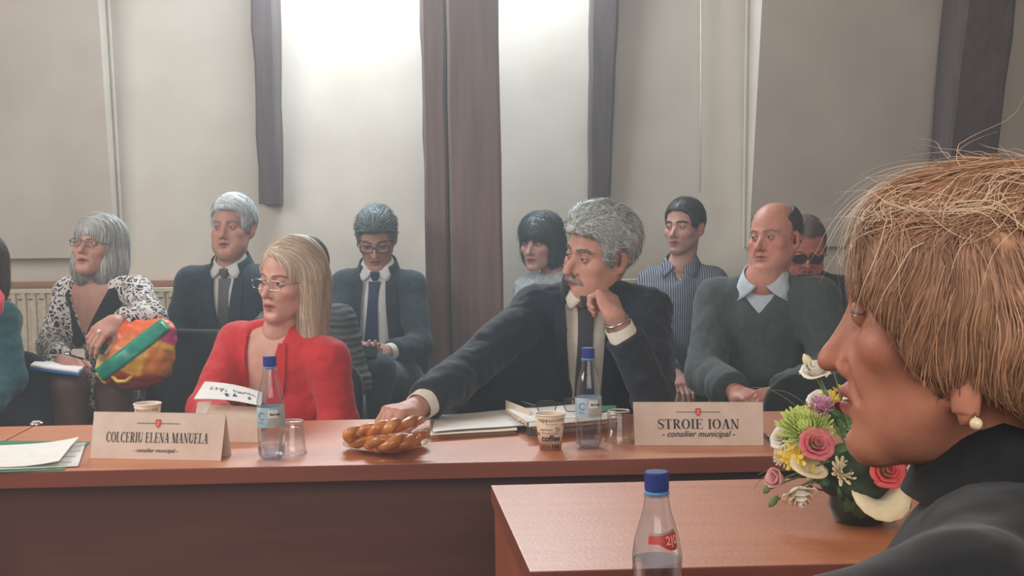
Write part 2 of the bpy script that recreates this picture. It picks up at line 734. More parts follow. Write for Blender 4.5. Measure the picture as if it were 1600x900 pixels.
def eye_parts(open_=14, gaze=(0, 0), iris=(70, 50, 38), skin=(200, 150, 130), lid=1.0):
    """eyeball caps and lids; head-local coordinates; returns list of (V,Q,col,mat)"""
    out = []
    for s in (-1, 1):
        c = np.array([s * .031, -.0705, 0])
        # eyeball front
        na, nb = 22, 22
        A = np.radians(np.linspace(-50, 50, na))
        B = np.radians(np.linspace(-60, 60, nb))
        a, b = np.meshgrid(A, B, indexing='ij')
        r = .0133
        V = np.stack([np.sin(b) * r, -np.cos(b) * np.cos(a) * r, np.sin(a) * np.cos(b) * r], -1).reshape(-1, 3)
        g = np.array([math.sin(math.radians(gaze[0])), -1, math.sin(math.radians(gaze[1]))])
        g = g / np.linalg.norm(g) * r
        dist = np.linalg.norm(V - g, axis=1)
        col = np.tile(np.asarray(lin((205, 198, 192))[:3]), (len(V), 1))
        col = mixc(col, iris, np.clip((.0066 - dist) / .0012, 0, 1))
        col = mixc(col, (14, 12, 12), np.clip((.0032 - dist) / .0010, 0, 1))
        Q = np.array([(i * nb + j, i * nb + j + 1, (i + 1) * nb + j + 1, (i + 1) * nb + j) for i in range(na - 1) for j in range(nb - 1)])
        out.append((V + c, Q, col, 1))
        for up in (1, -1):
            nb2, na2 = 15, 7
            B2 = np.radians(np.linspace(-76, 76, nb2))
            vs = []
            cc = []
            for i in range(na2):
                t = i / (na2 - 1)
                for bb in B2:
                    e = (open_ if up > 0 else -open_ * 1.05) * max(math.cos(bb), 0) ** .6 - 4
                    end = 105 if up > 0 else -105
                    al = math.radians(e + (end - e) * t)
                    rr = (.0150 if up > 0 else .0144) * (1 - .06 * t)
                    vs.append((math.sin(bb) * rr, -math.cos(bb) * math.cos(al) * rr, math.sin(al) * math.cos(bb) * rr))
                    cc.append(lin((60, 42, 38))[:3] if (i == 0 and up > 0) else lin(tuple(x * (.90 if up > 0 else .95) for x in skin))[:3])
            Q2 = np.array([(i * nb2 + j, i * nb2 + j + 1, (i + 1) * nb2 + j + 1, (i + 1) * nb2 + j) for i in range(na2 - 1) for j in range(nb2 - 1)])
            out.append((np.array(vs) + c, Q2, np.array(cc), 0))
    return out


def strand_mesh(paths, width, nrm):
    """paths (n,m,3), nrm (n,m,3): tapered strands with a ridge"""
    n, m, _ = paths.shape
    t = np.gradient(paths, axis=1)
    t /= np.linalg.norm(t, axis=2, keepdims=True) + 1e-12
    s = np.cross(t, nrm)
    s /= np.linalg.norm(s, axis=2, keepdims=True) + 1e-12
    u = np.cross(s, t)
    w = np.asarray(width).reshape(n, 1, 1) * (np.clip(1.15 - np.linspace(0, 1, m) ** 2.2, .12, 1))[None, :, None]
    V = np.stack([paths + s * w, paths - s * w, paths + u * w * .8], 2).reshape(-1, 3)
    base = (np.arange(n) * m * 3)[:, None] + (np.arange(m - 1) * 3)[None, :]
    base = base.reshape(-1, 1)
    q = np.concatenate([base + np.array([[a, b, b + 3, a + 3]]) for a, b in ((1, 2), (2, 0))])
    return V, q


def comb_strands(S, roots, flow, steps, step, width, depth=(-.002, .002), jit=.25, lift=0.0, seed=0, stop=None):
    rng = np.random.default_rng(seed)
    n = len(roots)
    p = np.array(roots, float)
    dep = rng.uniform(depth[0], depth[1], n)
    ln = rng.uniform(.55, 1.15, n)
    bias = rng.normal(0, jit, (n, 3))
    fly = rng.random(n) ** 4 * lift
    path, nr = [], []
    e = .0015

    def grad(q):
        f0 = S.at(q)
        g = np.stack([S.at(q + np.array(d) * e) - f0 for d in ((1, 0, 0), (0, 1, 0), (0, 0, 1))], 1)
        g = g / (np.linalg.norm(g, axis=1, keepdims=True) + 1e-9)
        return f0, g
    for i in range(steps):
        f0, g = grad(p)
        p = p - g * (np.clip(f0 - dep, -.02, .02) * .8)[:, None] + g * (fly * i * .25)[:, None]
        path.append(p.copy())
        nr.append(g)
        v = flow(p) + bias
        v = v - g * (v * g).sum(1, keepdims=True) * .92
        v /= np.linalg.norm(v, axis=1, keepdims=True) + 1e-9
        sl = step * ln
        if stop is not None:
            sl = sl * np.where(stop(p) > 0, 1, .06)
        p = p + v * sl[:, None]
    return strand_mesh(np.stack(path, 1), width * rng.uniform(.6, 1.2, n), np.stack(nr, 1))


class Person:
    def __init__(self, label, C, ay, pitch, roll, hs, SL, SR, H, skin, group=None, name='person'):
        self.C = np.asarray(C, float)
        self.yaw = math.radians(ay) - math.atan2(self.C[0], self.C[1])
        self.Rh = rotz(self.yaw) @ rotx(math.radians(pitch)) @ roty(math.radians(roll))
        self.hs = hs
        self.SL, self.SR, self.H = [np.asarray(x, float) for x in (SL, SR, H)]
        self.M = (self.SL + self.SR) / 2
        self.bx = nrmz(self.SR - self.SL)
        xh = nrmz(self.bx * (1, 1, 0))
        fh = np.array([xh[1], -xh[0], 0])
        d_ = self.H - self.M
        self.H = np.array([self.M[0], self.M[1], self.H[2]]) + xh * np.clip(d_ @ xh, -.04, .04) + fh * np.clip(d_ @ fh, -.20, .0)
        up = nrmz(self.M - self.H)
        self.bu = nrmz(up - self.bx * (up @ self.bx))
        self.bf = np.cross(self.bx, self.bu)
        self.R = np.stack([self.bx, self.bf, self.bu], 1)
        self.w = np.linalg.norm(self.SR - self.SL)
        self.N = self.M + self.bu * .05 - self.bf * .01
        self.skin = skin
        self.t = thing(name, (self.H[0], self.H[1], 0), label, 'person', group)
        self.isl = []
        self.E = {}
        self.W = {}

    # -- frames
    def hw(self, q):
        return self.C + self.hs * (np.asarray(q, float) @ self.Rh.T)

    def hl(self, p):
        return (np.asarray(p, float) - self.C) @ self.Rh / self.hs

    def bw(self, x, f, z):
        return self.M + x * self.bx + f * self.bf + z * self.bu

    # -- head, with the neck running down to the shoulders
    def head(self, fine=.0026, coarse=.009, neck=.052, chest=False, extra=None, lips=(150, 85, 80), red=.25, stubble=None, lipw=1.0, eyes=None, far=False, **kw):
        S = Sdf()
        head_sdf(S, **kw)
        if extra:
            extra(S)
        nb = self.hl(self.N)
        S.cap((0, .030, -.040), nb, neck * .94, neck * 1.06, k=.016)
        S.cap(nb, self.hl(self.N - self.bu * .06 - self.bf * .02), neck * 1.12, neck * 1.3, k=.03)
        if chest:
            for sh in (self.SL, self.SR):
                S.cap(self.hl(self.N - self.bu * .035), self.hl(lerp(self.N - self.bu * .06, sh, .7)), .030, .026, k=.05)
            Rl = self.Rh.T @ self.R
            S.ell(self.hl(self.bw(0, -.005, -.11)), np.array([self.w * .38, chest, .17]) / self.hs, R=Rl, k=.05)
        lo, hi = S.bounds()
        ax = [fine_axis(lo[0], hi[0], -.056, .056, fine, coarse), fine_axis(min(lo[1], -.13), hi[1], -.125, -.045, fine, coarse),
              fine_axis(lo[2], hi[2], -.118, .034, fine, coarse)]
        V, Q = S.mesh(ax=ax, smooth=1)
        self.hS = S
        self.hbvh = bvh_of(V, Q)
        col = skin_colors(V, self.skin, lips, red, kw.get('jl', 1.0), stubble, lipw)
        self.isl.append((self.hw(V), Q, col, 0))
        for (v, q, c, m) in eye_parts(skin=self.skin, **(eyes or {})):
            self.isl.append((self.hw(v), q, c, m))
        return self

    def brows(self, mat, z=.019, arc=.004, thick=1.0, n=46):
        rng = np.random.default_rng(5)
        for s in (-1, 1):
            rows, nr = [], []
            for i in range(n):
                t = rng.random()
                x = .011 + t * .036
                zz = z + arc * math.sin(min(1, t * 1.25) * math.pi * .75) - .004 * max(0, t - .7) / .3 + rng.normal(0, .0016) * thick
                pts = []
                for k in range(4):
                    xx = s * (x + k * .0032)
                    h = self.hbvh.ray_cast(Vector((xx, -.3, zz + k * .0004)), Vector((0, 1, 0)))
                    pts.append(np.array(h[0]) + np.array([0, -.0012 - .0004 * (k == 2), 0]) if h[0] is not None else np.array([xx, -.075, zz]))
                rows.append(pts)
                nr.append([(0, -1, 0)] * 4)
            V, q = strand_mesh(np.array(rows), np.full(len(rows), .0011 * thick), np.array(nr, float))
            put('eyebrow', np_mesh('eyebrow', self.hw(V), q), mat, self.t)

    # -- hair: a combed volume with strands lying on it
    def hair(self, S, mat, flow, n=1300, steps=9, step=.011, width=.0012, cell=.0045, depth=(-.001, .003), jit=.25, lift=.002, where=None, shell_noise=.0, seed=1, extra=None, name='hair', stop=None):
        V, Q = S.mesh(cell=cell, smooth=1)
        Vw, Qw = V, Q
        if shell_noise:
            N = vnormals(V, Q)
            Vw = V + N * (vnoise(V, 70, seed) * shell_noise)[:, None]
        pick = np.arange(len(V)) if where is None else np.nonzero(where(V))[0]
        rng = np.random.default_rng(seed)
        roots = V[rng.choice(pick, n)] + rng.normal(0, .002, (n, 3))
        sv, sq = comb_strands(S, roots, flow, steps, step, width, depth, jit, lift, seed, stop)
        Vs, Qs = [Vw, sv], [Qw, sq + len(Vw)]
        if extra is not None:
            ev, eq = extra
            Qs.append(eq + sum(len(x) for x in Vs))
            Vs.append(ev)
        V, Q = np.concatenate(Vs), np.concatenate(Qs)
        return put(name, np_mesh(name, self.hw(V), Q), mat, self.t)

    # -- hands
    def hand(self, W, d, n, t, curl=((25, 30, 20),) * 4, thumb=(.75, .55, -.35), size=1.0, fore=None, cell=.0026, spread=.05, thumb_curl=25, fr=.034, fr2=None):
        W = np.asarray(W, float)
        d = nrmz(d)
        n = np.asarray(n, float)
        n = nrmz(n - d * (n @ d))
        s = np.cross(d, n)
        if s @ np.asarray(t, float) < 0:
            s = -s
        z = size
        S = Sdf()
        kx = [.028, .0095, -.009, -.0265]
        ln = [(.042, .025, .020), (.046, .028, .021), (.042, .026, .020), (.033, .019, .018)]
        S.ell(W + d * .045 * z - n * .002, (.046 * z, .041 * z, .0165 * z), R=np.stack([d, s, n], 1), k=.014)
        for i in range(4):
            k0 = W + (d * (.090 - .004 * abs(i - 1.2)) + s * kx[i] + n * .001) * z
            S.cap(W + (d * .014 + s * kx[i] * .55) * z, k0, .0125 * z, .0105 * z, k=.012)
            ang = 0
            p = k0
            sp = (1.2 - i) * spread
            r0 = [.0098, .0100, .0094, .0084][i] * z
            for j in range(3):
                ang += math.radians(curl[i][j])
                dd = nrmz(d * math.cos(ang) - n * math.sin(ang) + s * sp * max(0, math.cos(ang)))
                q = p + dd * ln[i][j] * z
                S.cap(p, q, r0 * (1 - .08 * j), r0 * (1 - .08 * (j + 1)), k=.0035)
                p = q
        tb = W + (d * .022 + s * .022 - n * .008) * z
        td = nrmz(d * thumb[0] + s * thumb[1] + n * thumb[2])
        S.ell(W + (d * .034 + s * .024 - n * .010) * z, (.030 * z, .017 * z, .015 * z), R=np.stack([td, nrmz(np.cross(n, td)), np.cross(td, nrmz(np.cross(n, td)))], 1), k=.014)
        p = tb
        for j, (l, r) in enumerate(((.044, .0125), (.032, .0108), (.026, .0095))):
            q = p + td * l * z
            S.cap(p, q, r * z, r * .9 * z, k=.008)
            a = math.radians(thumb_curl)
            td = nrmz(td * math.cos(a) + (d * .6 - s * .6 - n * .3) * math.sin(a))
            p = q
        if fore is not None:
            f = nrmz(np.asarray(fore, float) - W)
            S.cap(W + d * .012, W + f * .11, .0255 * z, fr * z, k=.02)
        V, Q = S.mesh(cell=cell, smooth=1)
        col = np.tile(np.asarray(lin(self.skin)[:3]), (len(V), 1))
        kn = np.zeros(len(V))
        for i in range(4):
            kn += gauss(V, W + (d * .090 + s * kx[i] + n * .008) * z, (.012,) * 3)
        col = mixc(col, (self.skin[0] * .95, self.skin[1] * .78, self.skin[2] * .74), np.clip(kn * .5, 0, .6))
        self.isl.append((V, Q, col, 0))
        return self

    def limb_skin(self, pts, rs, cell=.008, rgb=None):
        S = Sdf()
        for a, b, ra, rb in zip(pts[:-1], pts[1:], rs[:-1], rs[1:]):
            S.cap(a, b, ra, rb, k=.03)
        V, Q = S.mesh(cell=cell)
        self.isl.append((V, Q, np.tile(np.asarray(lin(rgb or self.skin)[:3]), (len(V), 1)), 0))

    def chest(self, **kw):
        T = Sdf()
        self.torso(T, **kw)
        V, Q = T.mesh(cell=.0095, smooth=2)
        self.isl.append((V, Q, np.tile(np.asarray(lin(self.skin)[:3]), (len(V), 1)), 0))

    def finish(self):
        T = Sdf()
        self.torso(T, -.014, chestd=.105, trap=.036)
        for s, sh in (('L', self.SL), ('R', self.SR)):
            if s in self.W:
                T.cap(sh - self.bu * .015, self.E[s], .034, .030, k=.02)
                T.cap(self.E[s], self.W[s], .030, .024, k=.02)
        T.cap(self.N, self.N - self.bu * .1, .04, .05, k=.03)
        V, Q = T.mesh(cell=.020)
        self.isl.append((V, Q, np.tile(np.asarray(lin(self.skin)[:3]), (len(V), 1)), 0))
        Vs, Qs, Cs, Ms, o = [], [], [], [], 0
        for V, Q, c, m in self.isl:
            Vs.append(V)
            Qs.append(Q + o)
            Cs.append(c)
            Ms.append(np.full(len(Q), m))
            o += len(V)
        me = np_mesh('body', np.concatenate(Vs), np.concatenate(Qs), col=np.concatenate(Cs), matidx=np.concatenate(Ms))
        return put('body', me, [SKIN, EYE], self.t)

    # -- clothes
    def torso(self, S, e=0.0, belly=1.0, k=.038, low=0.0, chestd=.115, trap=.046, bust=0.0, hips=1.0):
        M, H, R, w = self.M, self.H, self.R, self.w
        S.ell(lerp(M, H, .32), (w * .46 + e, chestd + e, .20 + e), R=R, k=k)
        S.ell(lerp(M, H, .66) + self.bf * .015 * belly, (w * .42 * (.8 + .2 * belly) + e, chestd * (.9 + .25 * (belly - 1) + .1 * belly) + e, .20 + e), R=R, k=k)
        S.ell(lerp(M, H, .97), (w * .46 * hips + e, .125 + e, .13 + e), R=R, k=k)
        lo = self.bu * .018
        S.cap(self.SL - lo, self.SR - lo, .044 + e, .044 + e, k=k)
        for sh in (self.SL, self.SR):
            S.cap(self.N - self.bu * .022, lerp(self.N - self.bu * .02, sh - lo, .95), trap + e, .038 + e, k=.03)
        if bust:
            for s in (-1, 1):
                S.ell(self.bw(s * w * .21, chestd * .75, -.16), np.array([.062, .055, .06]) * bust + e, R=R, k=.04)
        return S

    def arm(self, S, side, E, W, e=0.0, end=0.0, r=(.046, .040, .033), k=.03):
        sh = self.SL if side == 'L' else self.SR
        E, W = np.asarray(E, float), np.asarray(W, float)
        self.E[side], self.W[side] = E, W
        f = nrmz(W - E)
        Wt = W - f * end
        S.cap(sh - self.bu * .012, E, r[0] + e, r[1] + e, k=k)
        a, b = E.astype(np.float32), (Wt + f * .06).astype(np.float32)
        ba = b - a
        L = float(ba @ ba)
        ra, rb = r[1] + e, r[2] + e

        def fn(Q):
            q = Q - a
            t = np.clip((q @ ba) / L, 0, 1)
            d = np.sqrt(((q - t[..., None] * ba) ** 2).sum(-1)) - (ra + (rb - ra) * t)
            return np.maximum(d, (Q - Wt.astype(np.float32)) @ f.astype(np.float32))
        m = max(ra, rb)
        return S.add(fn, np.minimum(a, b) - m, np.maximum(a, b) + m, 'u', .02)

    def vcut(self, S, hw, x0=0.0, deep=0.0):
        """opens the front: hw(z) = half width of the opening at height z (body frame)"""
        M, R = self.M.astype(np.float32), self.R.astype(np.float32)

        def fn(Q):
            q = (Q - M) @ R
            return np.maximum((np.abs(q[..., 0] - x0) - hw(q[..., 2])) * .8, deep - q[..., 1])
        return S.free(fn, 's', .004)

    def garment(self, name, S, mat, cell=.009, fold=.005, st=(1, 1, 1), seed=1, col=None):
        V, Q = S.mesh(cell=cell, smooth=2)
        if fold:
            V = folds(V, Q, fold, seed, st)
        me = np_mesh(name, V, Q)
        o = put(name, me, mat, self.t)
        return o, (V, Q)

    def drape(self, name, bvh, rows, mat, off=.004, thick=.004, parent=None):
        """rows of (x,z) in the body frame, laid on the garment from the front"""
        G = []
        last = self.M + self.bf * .1
        for row in rows:
            r = []
            for (x, z) in row:
                o = self.M + x * self.bx + z * self.bu + self.bf * .6
                h = bvh.ray_cast(Vector(o), Vector(-self.bf))
                if h[0] is not None:
                    last = np.array(h[0])
                    r.append(last + self.bf * off)
                else:
                    q = (last - self.M) @ self.bf
                    r.append(self.M + x * self.bx + z * self.bu + self.bf * (q + off))
            G.append(r)
        G = np.array(G)
        for _ in range(2):
            G[1:-1] = (G[:-2] + 2 * G[1:-1] + G[2:]) / 4
        return MB().sheet(G, thick, self.bf).obj(name, mat, parent or self.t, smooth=False, fixn=True)

    def ring(self, name, mat, c, Rr, r0, r1, h0, h1, a0=-150, a1=150, n=28, thick=.004, gap=0.0, sq=(1.0, 1.0), wing=0.0):
        """a standing or folded collar: angle 0 is the front; radii and heights may be functions of the angle"""
        F = lambda f, a: f(a) if callable(f) else f
        G = []
        A = np.linspace(gap, 360 - gap, n)
        for a in A:
            aa = a if a <= 180 else 360 - a
            row = []
            for t in np.linspace(0, 1, 4):
                q = math.radians(a + (1 if a <= 180 else -1) * wing * (1 - t) * math.exp(-((aa - gap) / 40) ** 2))
                d = np.array([math.sin(q) * sq[0], math.cos(q) * sq[1], 0])
                rr = F(r0, aa) * (1 - t) + F(r1, aa) * t
                hh = F(h0, aa) * (1 - t) + F(h1, aa) * t
                row.append(np.asarray(c) + Rr @ (d * rr + np.array([0, 0, hh])))
            G.append(row)
        return MB().sheet(np.array(G), thick).obj(name, mat, self.t, smooth=True)

    def shirt_collar(self, mat, r=.062, h=.032, point=.034, gap=5, c=None, open_=0.0, wing=26):
        c = self.N + self.bu * .02 if c is None else c
        f0 = lambda a: r + .014 + (open_ + .016) * math.exp(-(a / 50) ** 2)
        f1 = lambda a: r - .003 + open_ * .5 * math.exp(-(a / 45) ** 2)
        h0 = lambda a: -.008 - point * math.exp(-((a - gap) / 26) ** 2)
        h1 = lambda a: h - .030 * math.exp(-(a / 60) ** 2)
        return self.ring('collar', mat, c, self.R, f0, f1, h0, h1, gap=gap, n=44, wing=wing)

    def lapels(self, bvh, mat, hw, ztop, zbot, wid=.055, x0=0.0, off=.006, notch=.35, inner=-.004):
        for s in (-1, 1):
            rows = []
            for t in np.linspace(0, 1, 14):
                z = ztop + (zbot - ztop) * t
                xi = hw(z) + inner
                w = wid * (1.0 - .15 * t) * min(1, .55 + t / notch * .45) if t < notch else wid * (1 - (t - notch) / (1 - notch)) ** .75
                if notch - .08 < t < notch + .02:
                    w *= .8
                w = max(w, .008)
                rows.append([(x0 + s * (xi + w * u), z) for u in np.linspace(0, 1, 4)])
            self.drape('lapel', bvh, rows, mat, off)

    def tie(self, bvh, mat, ztop, zbot, x0=0.0, x1=0.0, w0=.034, w1=.075, off=.006, knot=None):
        rows = []
        for t in np.linspace(0, 1, 12):
            w = w0 + (w1 - w0) * t
            if t < .04:
                w = w0 * 1.5
            rows.append([(x0 + (x1 - x0) * t + w * u, ztop + (zbot - ztop) * t) for u in np.linspace(-.5, .5, 5)])
        o = self.drape('tie', bvh, rows, mat, off, .005)
        c = (self.N + self.bu * .018 if knot is None else knot) + self.bf * .074 + self.bx * x0 * .5 - self.bu * .022
        MB().hexa([c + self.bx * x + self.bf * f - self.bu * .016 for x, f in ((-.011, .006), (.011, .006), (.013, -.012), (-.013, -.012))],
                  [c + self.bx * x + self.bf * f + self.bu * .020 for x, f in ((-.019, .003), (.019, .003), (.020, -.016), (-.020, -.016))]).obj('knot', mat, o, bevel=.005, smooth=True)
        return o

    def cuff(self, side, mat, r=.036, length=.03, back=.02):
        E, W = self.E[side], self.W[side]
        f = nrmz(W - E)
        a = np.cross(f, (0.3, .2, .9))
        a = nrmz(a)
        b = np.cross(f, a)
        Rr = np.stack([a, b, f], 1)
        pr = [(r + .0015, -back), (r, length), (r - .003, length), (r - .003, -back)]
        return MB().lathe(pr, W, 28, False, False, R=Rr).obj('shirt_cuff', mat, self.t, smooth=True)

    def legs(self, mat, kl, kr, fl, fr_, r=(.085, .062, .048), name='trousers', e=0.0, cell=.018, shoes=None, hem=.04):
        S = Sdf()
        S.ell(self.H, (.17 + e, .13 + e, .11 + e), R=np.stack([self.bx, np.cross((0, 0, 1), self.bx), (0, 0, 1)], 1), k=.04)
        for s, k, f in ((-1, kl, fl), (1, kr, fr_)):
            hj = self.H + self.bx * s * .09
            S.cap(hj, k, r[0] + e, r[1] + e, k=.03)
            S.cap(k, np.asarray(f) + np.array([0, 0, .06]), r[1] + e, r[2] + e, k=.03)
        o, m = self.garment(name, S, mat, cell=cell, fold=.006, seed=4)
        for f in (fl, fr_):
            fd = nrmz(np.array([self.bf[0], self.bf[1], 0]))
            T = Sdf()
            f = np.array([f[0], f[1], 0.0])
            T.cap(f + (0, 0, .05) - fd * .02, f + fd * .06 + (0, 0, .045), .040, .036, k=.02)
            T.cap(f + fd * .06 + (0, 0, .04), f + fd * .17 + (0, 0, .033), .038, .030, k=.02)
            T.free(lambda Q: Q[..., 2] - .003, 's', .004)
            V, Q = T.mesh(cell=.012)
            put('shoe', np_mesh('shoe', V, Q), shoes or SHOE, self.t)
        return o

    def glasses(self, mat, w=.047, h=.028, rim=.0011, z=-.004, y=-.098, full=True, tilt=0.0, lens=None, rx=.3):
        t = thing_part('glasses', self.t)
        for s in (-1, 1):
            c = np.array([s * .033, y, z])
            loop = []
            for q in np.linspace(0, 2 * math.pi, 28, endpoint=False):
                x = math.copysign(abs(math.cos(q)) ** rx, math.cos(q)) if rx < 1 else math.cos(q)
                zz = math.copysign(abs(math.sin(q)) ** .6, math.sin(q))
                loop.append(c + np.array([x * w / 2, abs(x * w / 2 + s * 0) * .06 + (.004 if x * s > .5 else 0), zz * h / 2]))
            MB().tube([self.hw(p) for p in loop], rim * self.hs, 6, close=True).obj('rim', mat, t, smooth=True)
            if lens is not None:
                m = MB()
                vs = [self.hw(p) for p in loop]
                nv = [v + self.Rh @ np.array([0, .0012, 0]) for v in vs]
                k = len(vs)
                m.add(vs + nv, [tuple(range(k)), tuple(range(2 * k - 1, k - 1, -1))] + [(i, (i + 1) % k, k + (i + 1) % k, k + i) for i in range(k)])
                m.obj('lens', lens, t)
            MB().tube([self.hw(p) for p in (c + (s * w / 2, .004, h * .25), c + (s * (w / 2 + .012), .014, h * .25), (s * .077, -.02, z + h * .2), (s * .080, .015, z + h * .15), (s * .079, .03, z - .01))], rim * 1.2 * self.hs, 6).obj('temple', mat, t, smooth=True)
        MB().tube([self.hw(p) for p in ((-.033 + w / 2, y, z + .004), (0, y - .004, z + .008), (.033 - w / 2, y, z + .004))], rim * self.hs, 6).obj('bridge', mat, t, smooth=True)
        return t


def thing_part(name, parent):
    o = bpy.data.objects.new(name, None)
    o.empty_display_size = .02
    COL.objects.link(o)
    o.parent = parent
    o.matrix_parent_inverse = Matrix.Translation(-Vector(parent.location))
    o.location = parent.location
    return o


def short_hair(g=.014, front=-.040, line=.066, nape=-.075, side=-.012, top=0.0, back=0.0, rad=.05, front_push=0.0, wid=0.0):
    S = Sdf()
    S.ell((0, .014 + back * .5, .038), (.074 + g + wid, .095 + g + back * .5, .085 + g))
    if top:
        S.ell((0, -.01 - front_push, .075), (.062, .075, .045 + top), k=.03)
    S.box((0, front - .065, line - .105), (.30, .13, .21), rad=rad, op='s', k=.008)

    def cut(Q):
        y = np.clip((Q[..., 1] - .018) / .05, 0, 1)
        return (Q[..., 2] - (side + (nape - side) * y * y * (3 - 2 * y))) * .8
    S.free(cut, 's', .01)
    for s_ in (-1, 1):
        S.ell((s_ * .085, .010, -.012), (.030, .026, .040), op='s', k=.006)
    return S


def flow_back(p):
    v = np.zeros_like(p)
    v[:, 1] = 1.0
    v[:, 0] = .35 * np.sign(p[:, 0]) * (np.abs(p[:, 0]) > .02)
    v[:, 2] = np.where(p[:, 1] > .05, -1.6, np.where(np.abs(p[:, 0]) > .06, -.7, .1))
    return v


def flow_side(sgn=1, px=.03):
    def f(p):
        v = np.zeros_like(p)
        v[:, 0] = np.where(p[:, 0] * sgn > -px, sgn, -sgn) * (p[:, 2] > .05)
        v[:, 1] = np.where(p[:, 1] < -.04, -.15, .35)
        v[:, 2] = np.where(p[:, 2] > .09, .0, -1.2)
        return v
    return f


def flow_down(part=0.0, back=.15):
    def f(p):
        v = np.zeros_like(p)
        side = np.sign(p[:, 0] - part + 1e-6)
        top = np.clip((p[:, 2] - .04) / .07, 0, 1)
        v[:, 0] = side * top
        v[:, 1] = back * (1 + top)
        v[:, 2] = -1.2 * (1 - top) - .1
        return v
    return f


def flow_forward(p):
    v = np.zeros_like(p)
    top = np.clip((p[:, 2] - .05) / .06, 0, 1)
    fr = p[:, 1] < .02
    v[:, 1] = np.where(fr, -1.0, .6) * top
    v[:, 0] = np.sign(p[:, 0]) * .25 * top
    v[:, 2] = -1.3 * (1 - top)
    return v


SHOE = plain('shoe_leather', (28, 26, 26), .35)
# ================================================================== the room
PLASTER = Mat('plaster', (216, 208, 196), 0.9, spec=0.15)
_v = PLASTER.coords()
PLASTER.base(PLASTER.ramp(PLASTER.noise(_v, 3, 5), [(0.35, (210, 202, 190)), (0.65, (220, 213, 202))]))
PLASTER.bump(PLASTER.noise(_v, 260, 3), 0.35, 0.0015)
PLASTER = PLASTER.m
PANEL = Mat('panel_plaster', (206, 196, 184), 0.9, spec=0.15)
_v = PANEL.coords()
PANEL.base(PANEL.ramp(PANEL.noise(_v, 3, 5), [(0.35, (198, 188, 177)), (0.65, (208, 199, 188))]))
PANEL.bump(PANEL.noise(_v, 260, 3), 0.35, 0.0015)
PANEL = PANEL.m
BEAM = wood('beam_wood', (104, 80, 72), (134, 106, 96), 0.7, stretch=(14, 14, .9), bump=0.5)
RAFTER = wood('rafter_wood', (80, 68, 70), (104, 90, 90), 0.75, stretch=(14, 14, .9), bump=0.5)
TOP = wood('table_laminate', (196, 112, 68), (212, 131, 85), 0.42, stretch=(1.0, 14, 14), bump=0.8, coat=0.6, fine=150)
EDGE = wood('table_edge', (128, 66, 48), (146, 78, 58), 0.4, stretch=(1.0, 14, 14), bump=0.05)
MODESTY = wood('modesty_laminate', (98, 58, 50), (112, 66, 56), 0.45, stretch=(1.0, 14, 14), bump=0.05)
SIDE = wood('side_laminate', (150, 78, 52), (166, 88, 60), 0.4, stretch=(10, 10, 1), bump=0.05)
CHROME = plain('chrome', (200, 202, 205), .18, 1.0)
TOP.node_tree.nodes['Principled BSDF'].inputs['Coat Roughness'].default_value = .40
TOP.node_tree.nodes['Principled BSDF'].inputs['Specular IOR Level'].default_value = .9
FLOORM = wood('floor_laminate', (120, 92, 70), (140, 108, 84), 0.4, stretch=(1, 9, 9), bump=0.1)


def struct(name, mb, mat, **kw):
    return tag(mb.obj(name, mat, **kw), kind='structure')


struct('floor', MB().box((0, 1.8, -.05), (9, 9.4, .1)), FLOORM)
struct('ceiling', MB().box((0, 1.8, 3.65), (9, 9.4, .1)), PLASTER)
struct('wall_left', MB().box((-4.45, 1.8, 1.8), (.1, 9.4, 3.6)), PLASTER)
struct('wall_right', MB().box((4.45, 1.8, 1.8), (.1, 9.4, 3.6)), PLASTER)
struct('wall_front', MB().box((0, -2.85, 1.8), (9, .1, 3.6)), PLASTER)


def solve_x(px, py, X):
    """distance at which the sight line through a photo point reaches room x = X"""
    a, b = P(px, py, 1.0), P(px, py, 2.0)
    return 1 + (X - a[0]) / (b[0] - a[0])


WY = 6.0
bl, br = P(181, 402, 5.9), P(1170, 387, 5.9)
tl = P(153, 0, solve_x(153, 0, bl[0]))
tr = P(1191, 0, solve_x(1191, 0, br[0]))
# rear wall, leaning a little forward like the roof above it
m = MB()
zt, yt = 3.6, WY - .16
m.hexa([(-4.4, WY + .05, 0), (4.4, WY + .05, 0), (4.4, WY + .3, 0), (-4.4, WY + .3, 0)], [(-4.4, yt, zt), (4.4, yt, zt), (4.4, yt + .3, zt), (-4.4, yt + .3, zt)])
struct('wall_back', m, PLASTER)


def slab(name, b, t, xo):
    sl = (t[1] - b[1]) / (t[2] - b[2])
    z1 = 3.6
    y1 = b[1] + sl * (z1 - b[2])
    x = b[0]
    m = MB()
    xs = (xo, x) if xo < x else (x, xo)
    m.hexa([(xs[0], b[1], b[2]), (xs[1], b[1], b[2]), (xs[1], WY + .05, b[2]), (xs[0], WY + .05, b[2])],
           [(xs[0], y1, z1), (xs[1], y1, z1), (xs[1], WY + .05, z1), (xs[0], WY + .05, z1)])
    return struct(name, m, PANEL)


slab('wall_panel_left', bl, tl, -4.4)
slab('wall_panel_right', br, tr, 4.4)
# pale corner beads along the two reveals of the recess
for i, (b, t, s) in enumerate(((bl, tl, 1), (br, tr, -1))):
    y0, y1 = WY - .02, WY - .02 - .064 * (t[2] - 1.1)
    struct('trim_%d' % (i + 1), MB().tube([(b[0] + s * .012, y0 - .01, b[2]), (b[0] + s * .012, y1 - .07, t[2] + .4)], .007, 8), PLASTER)
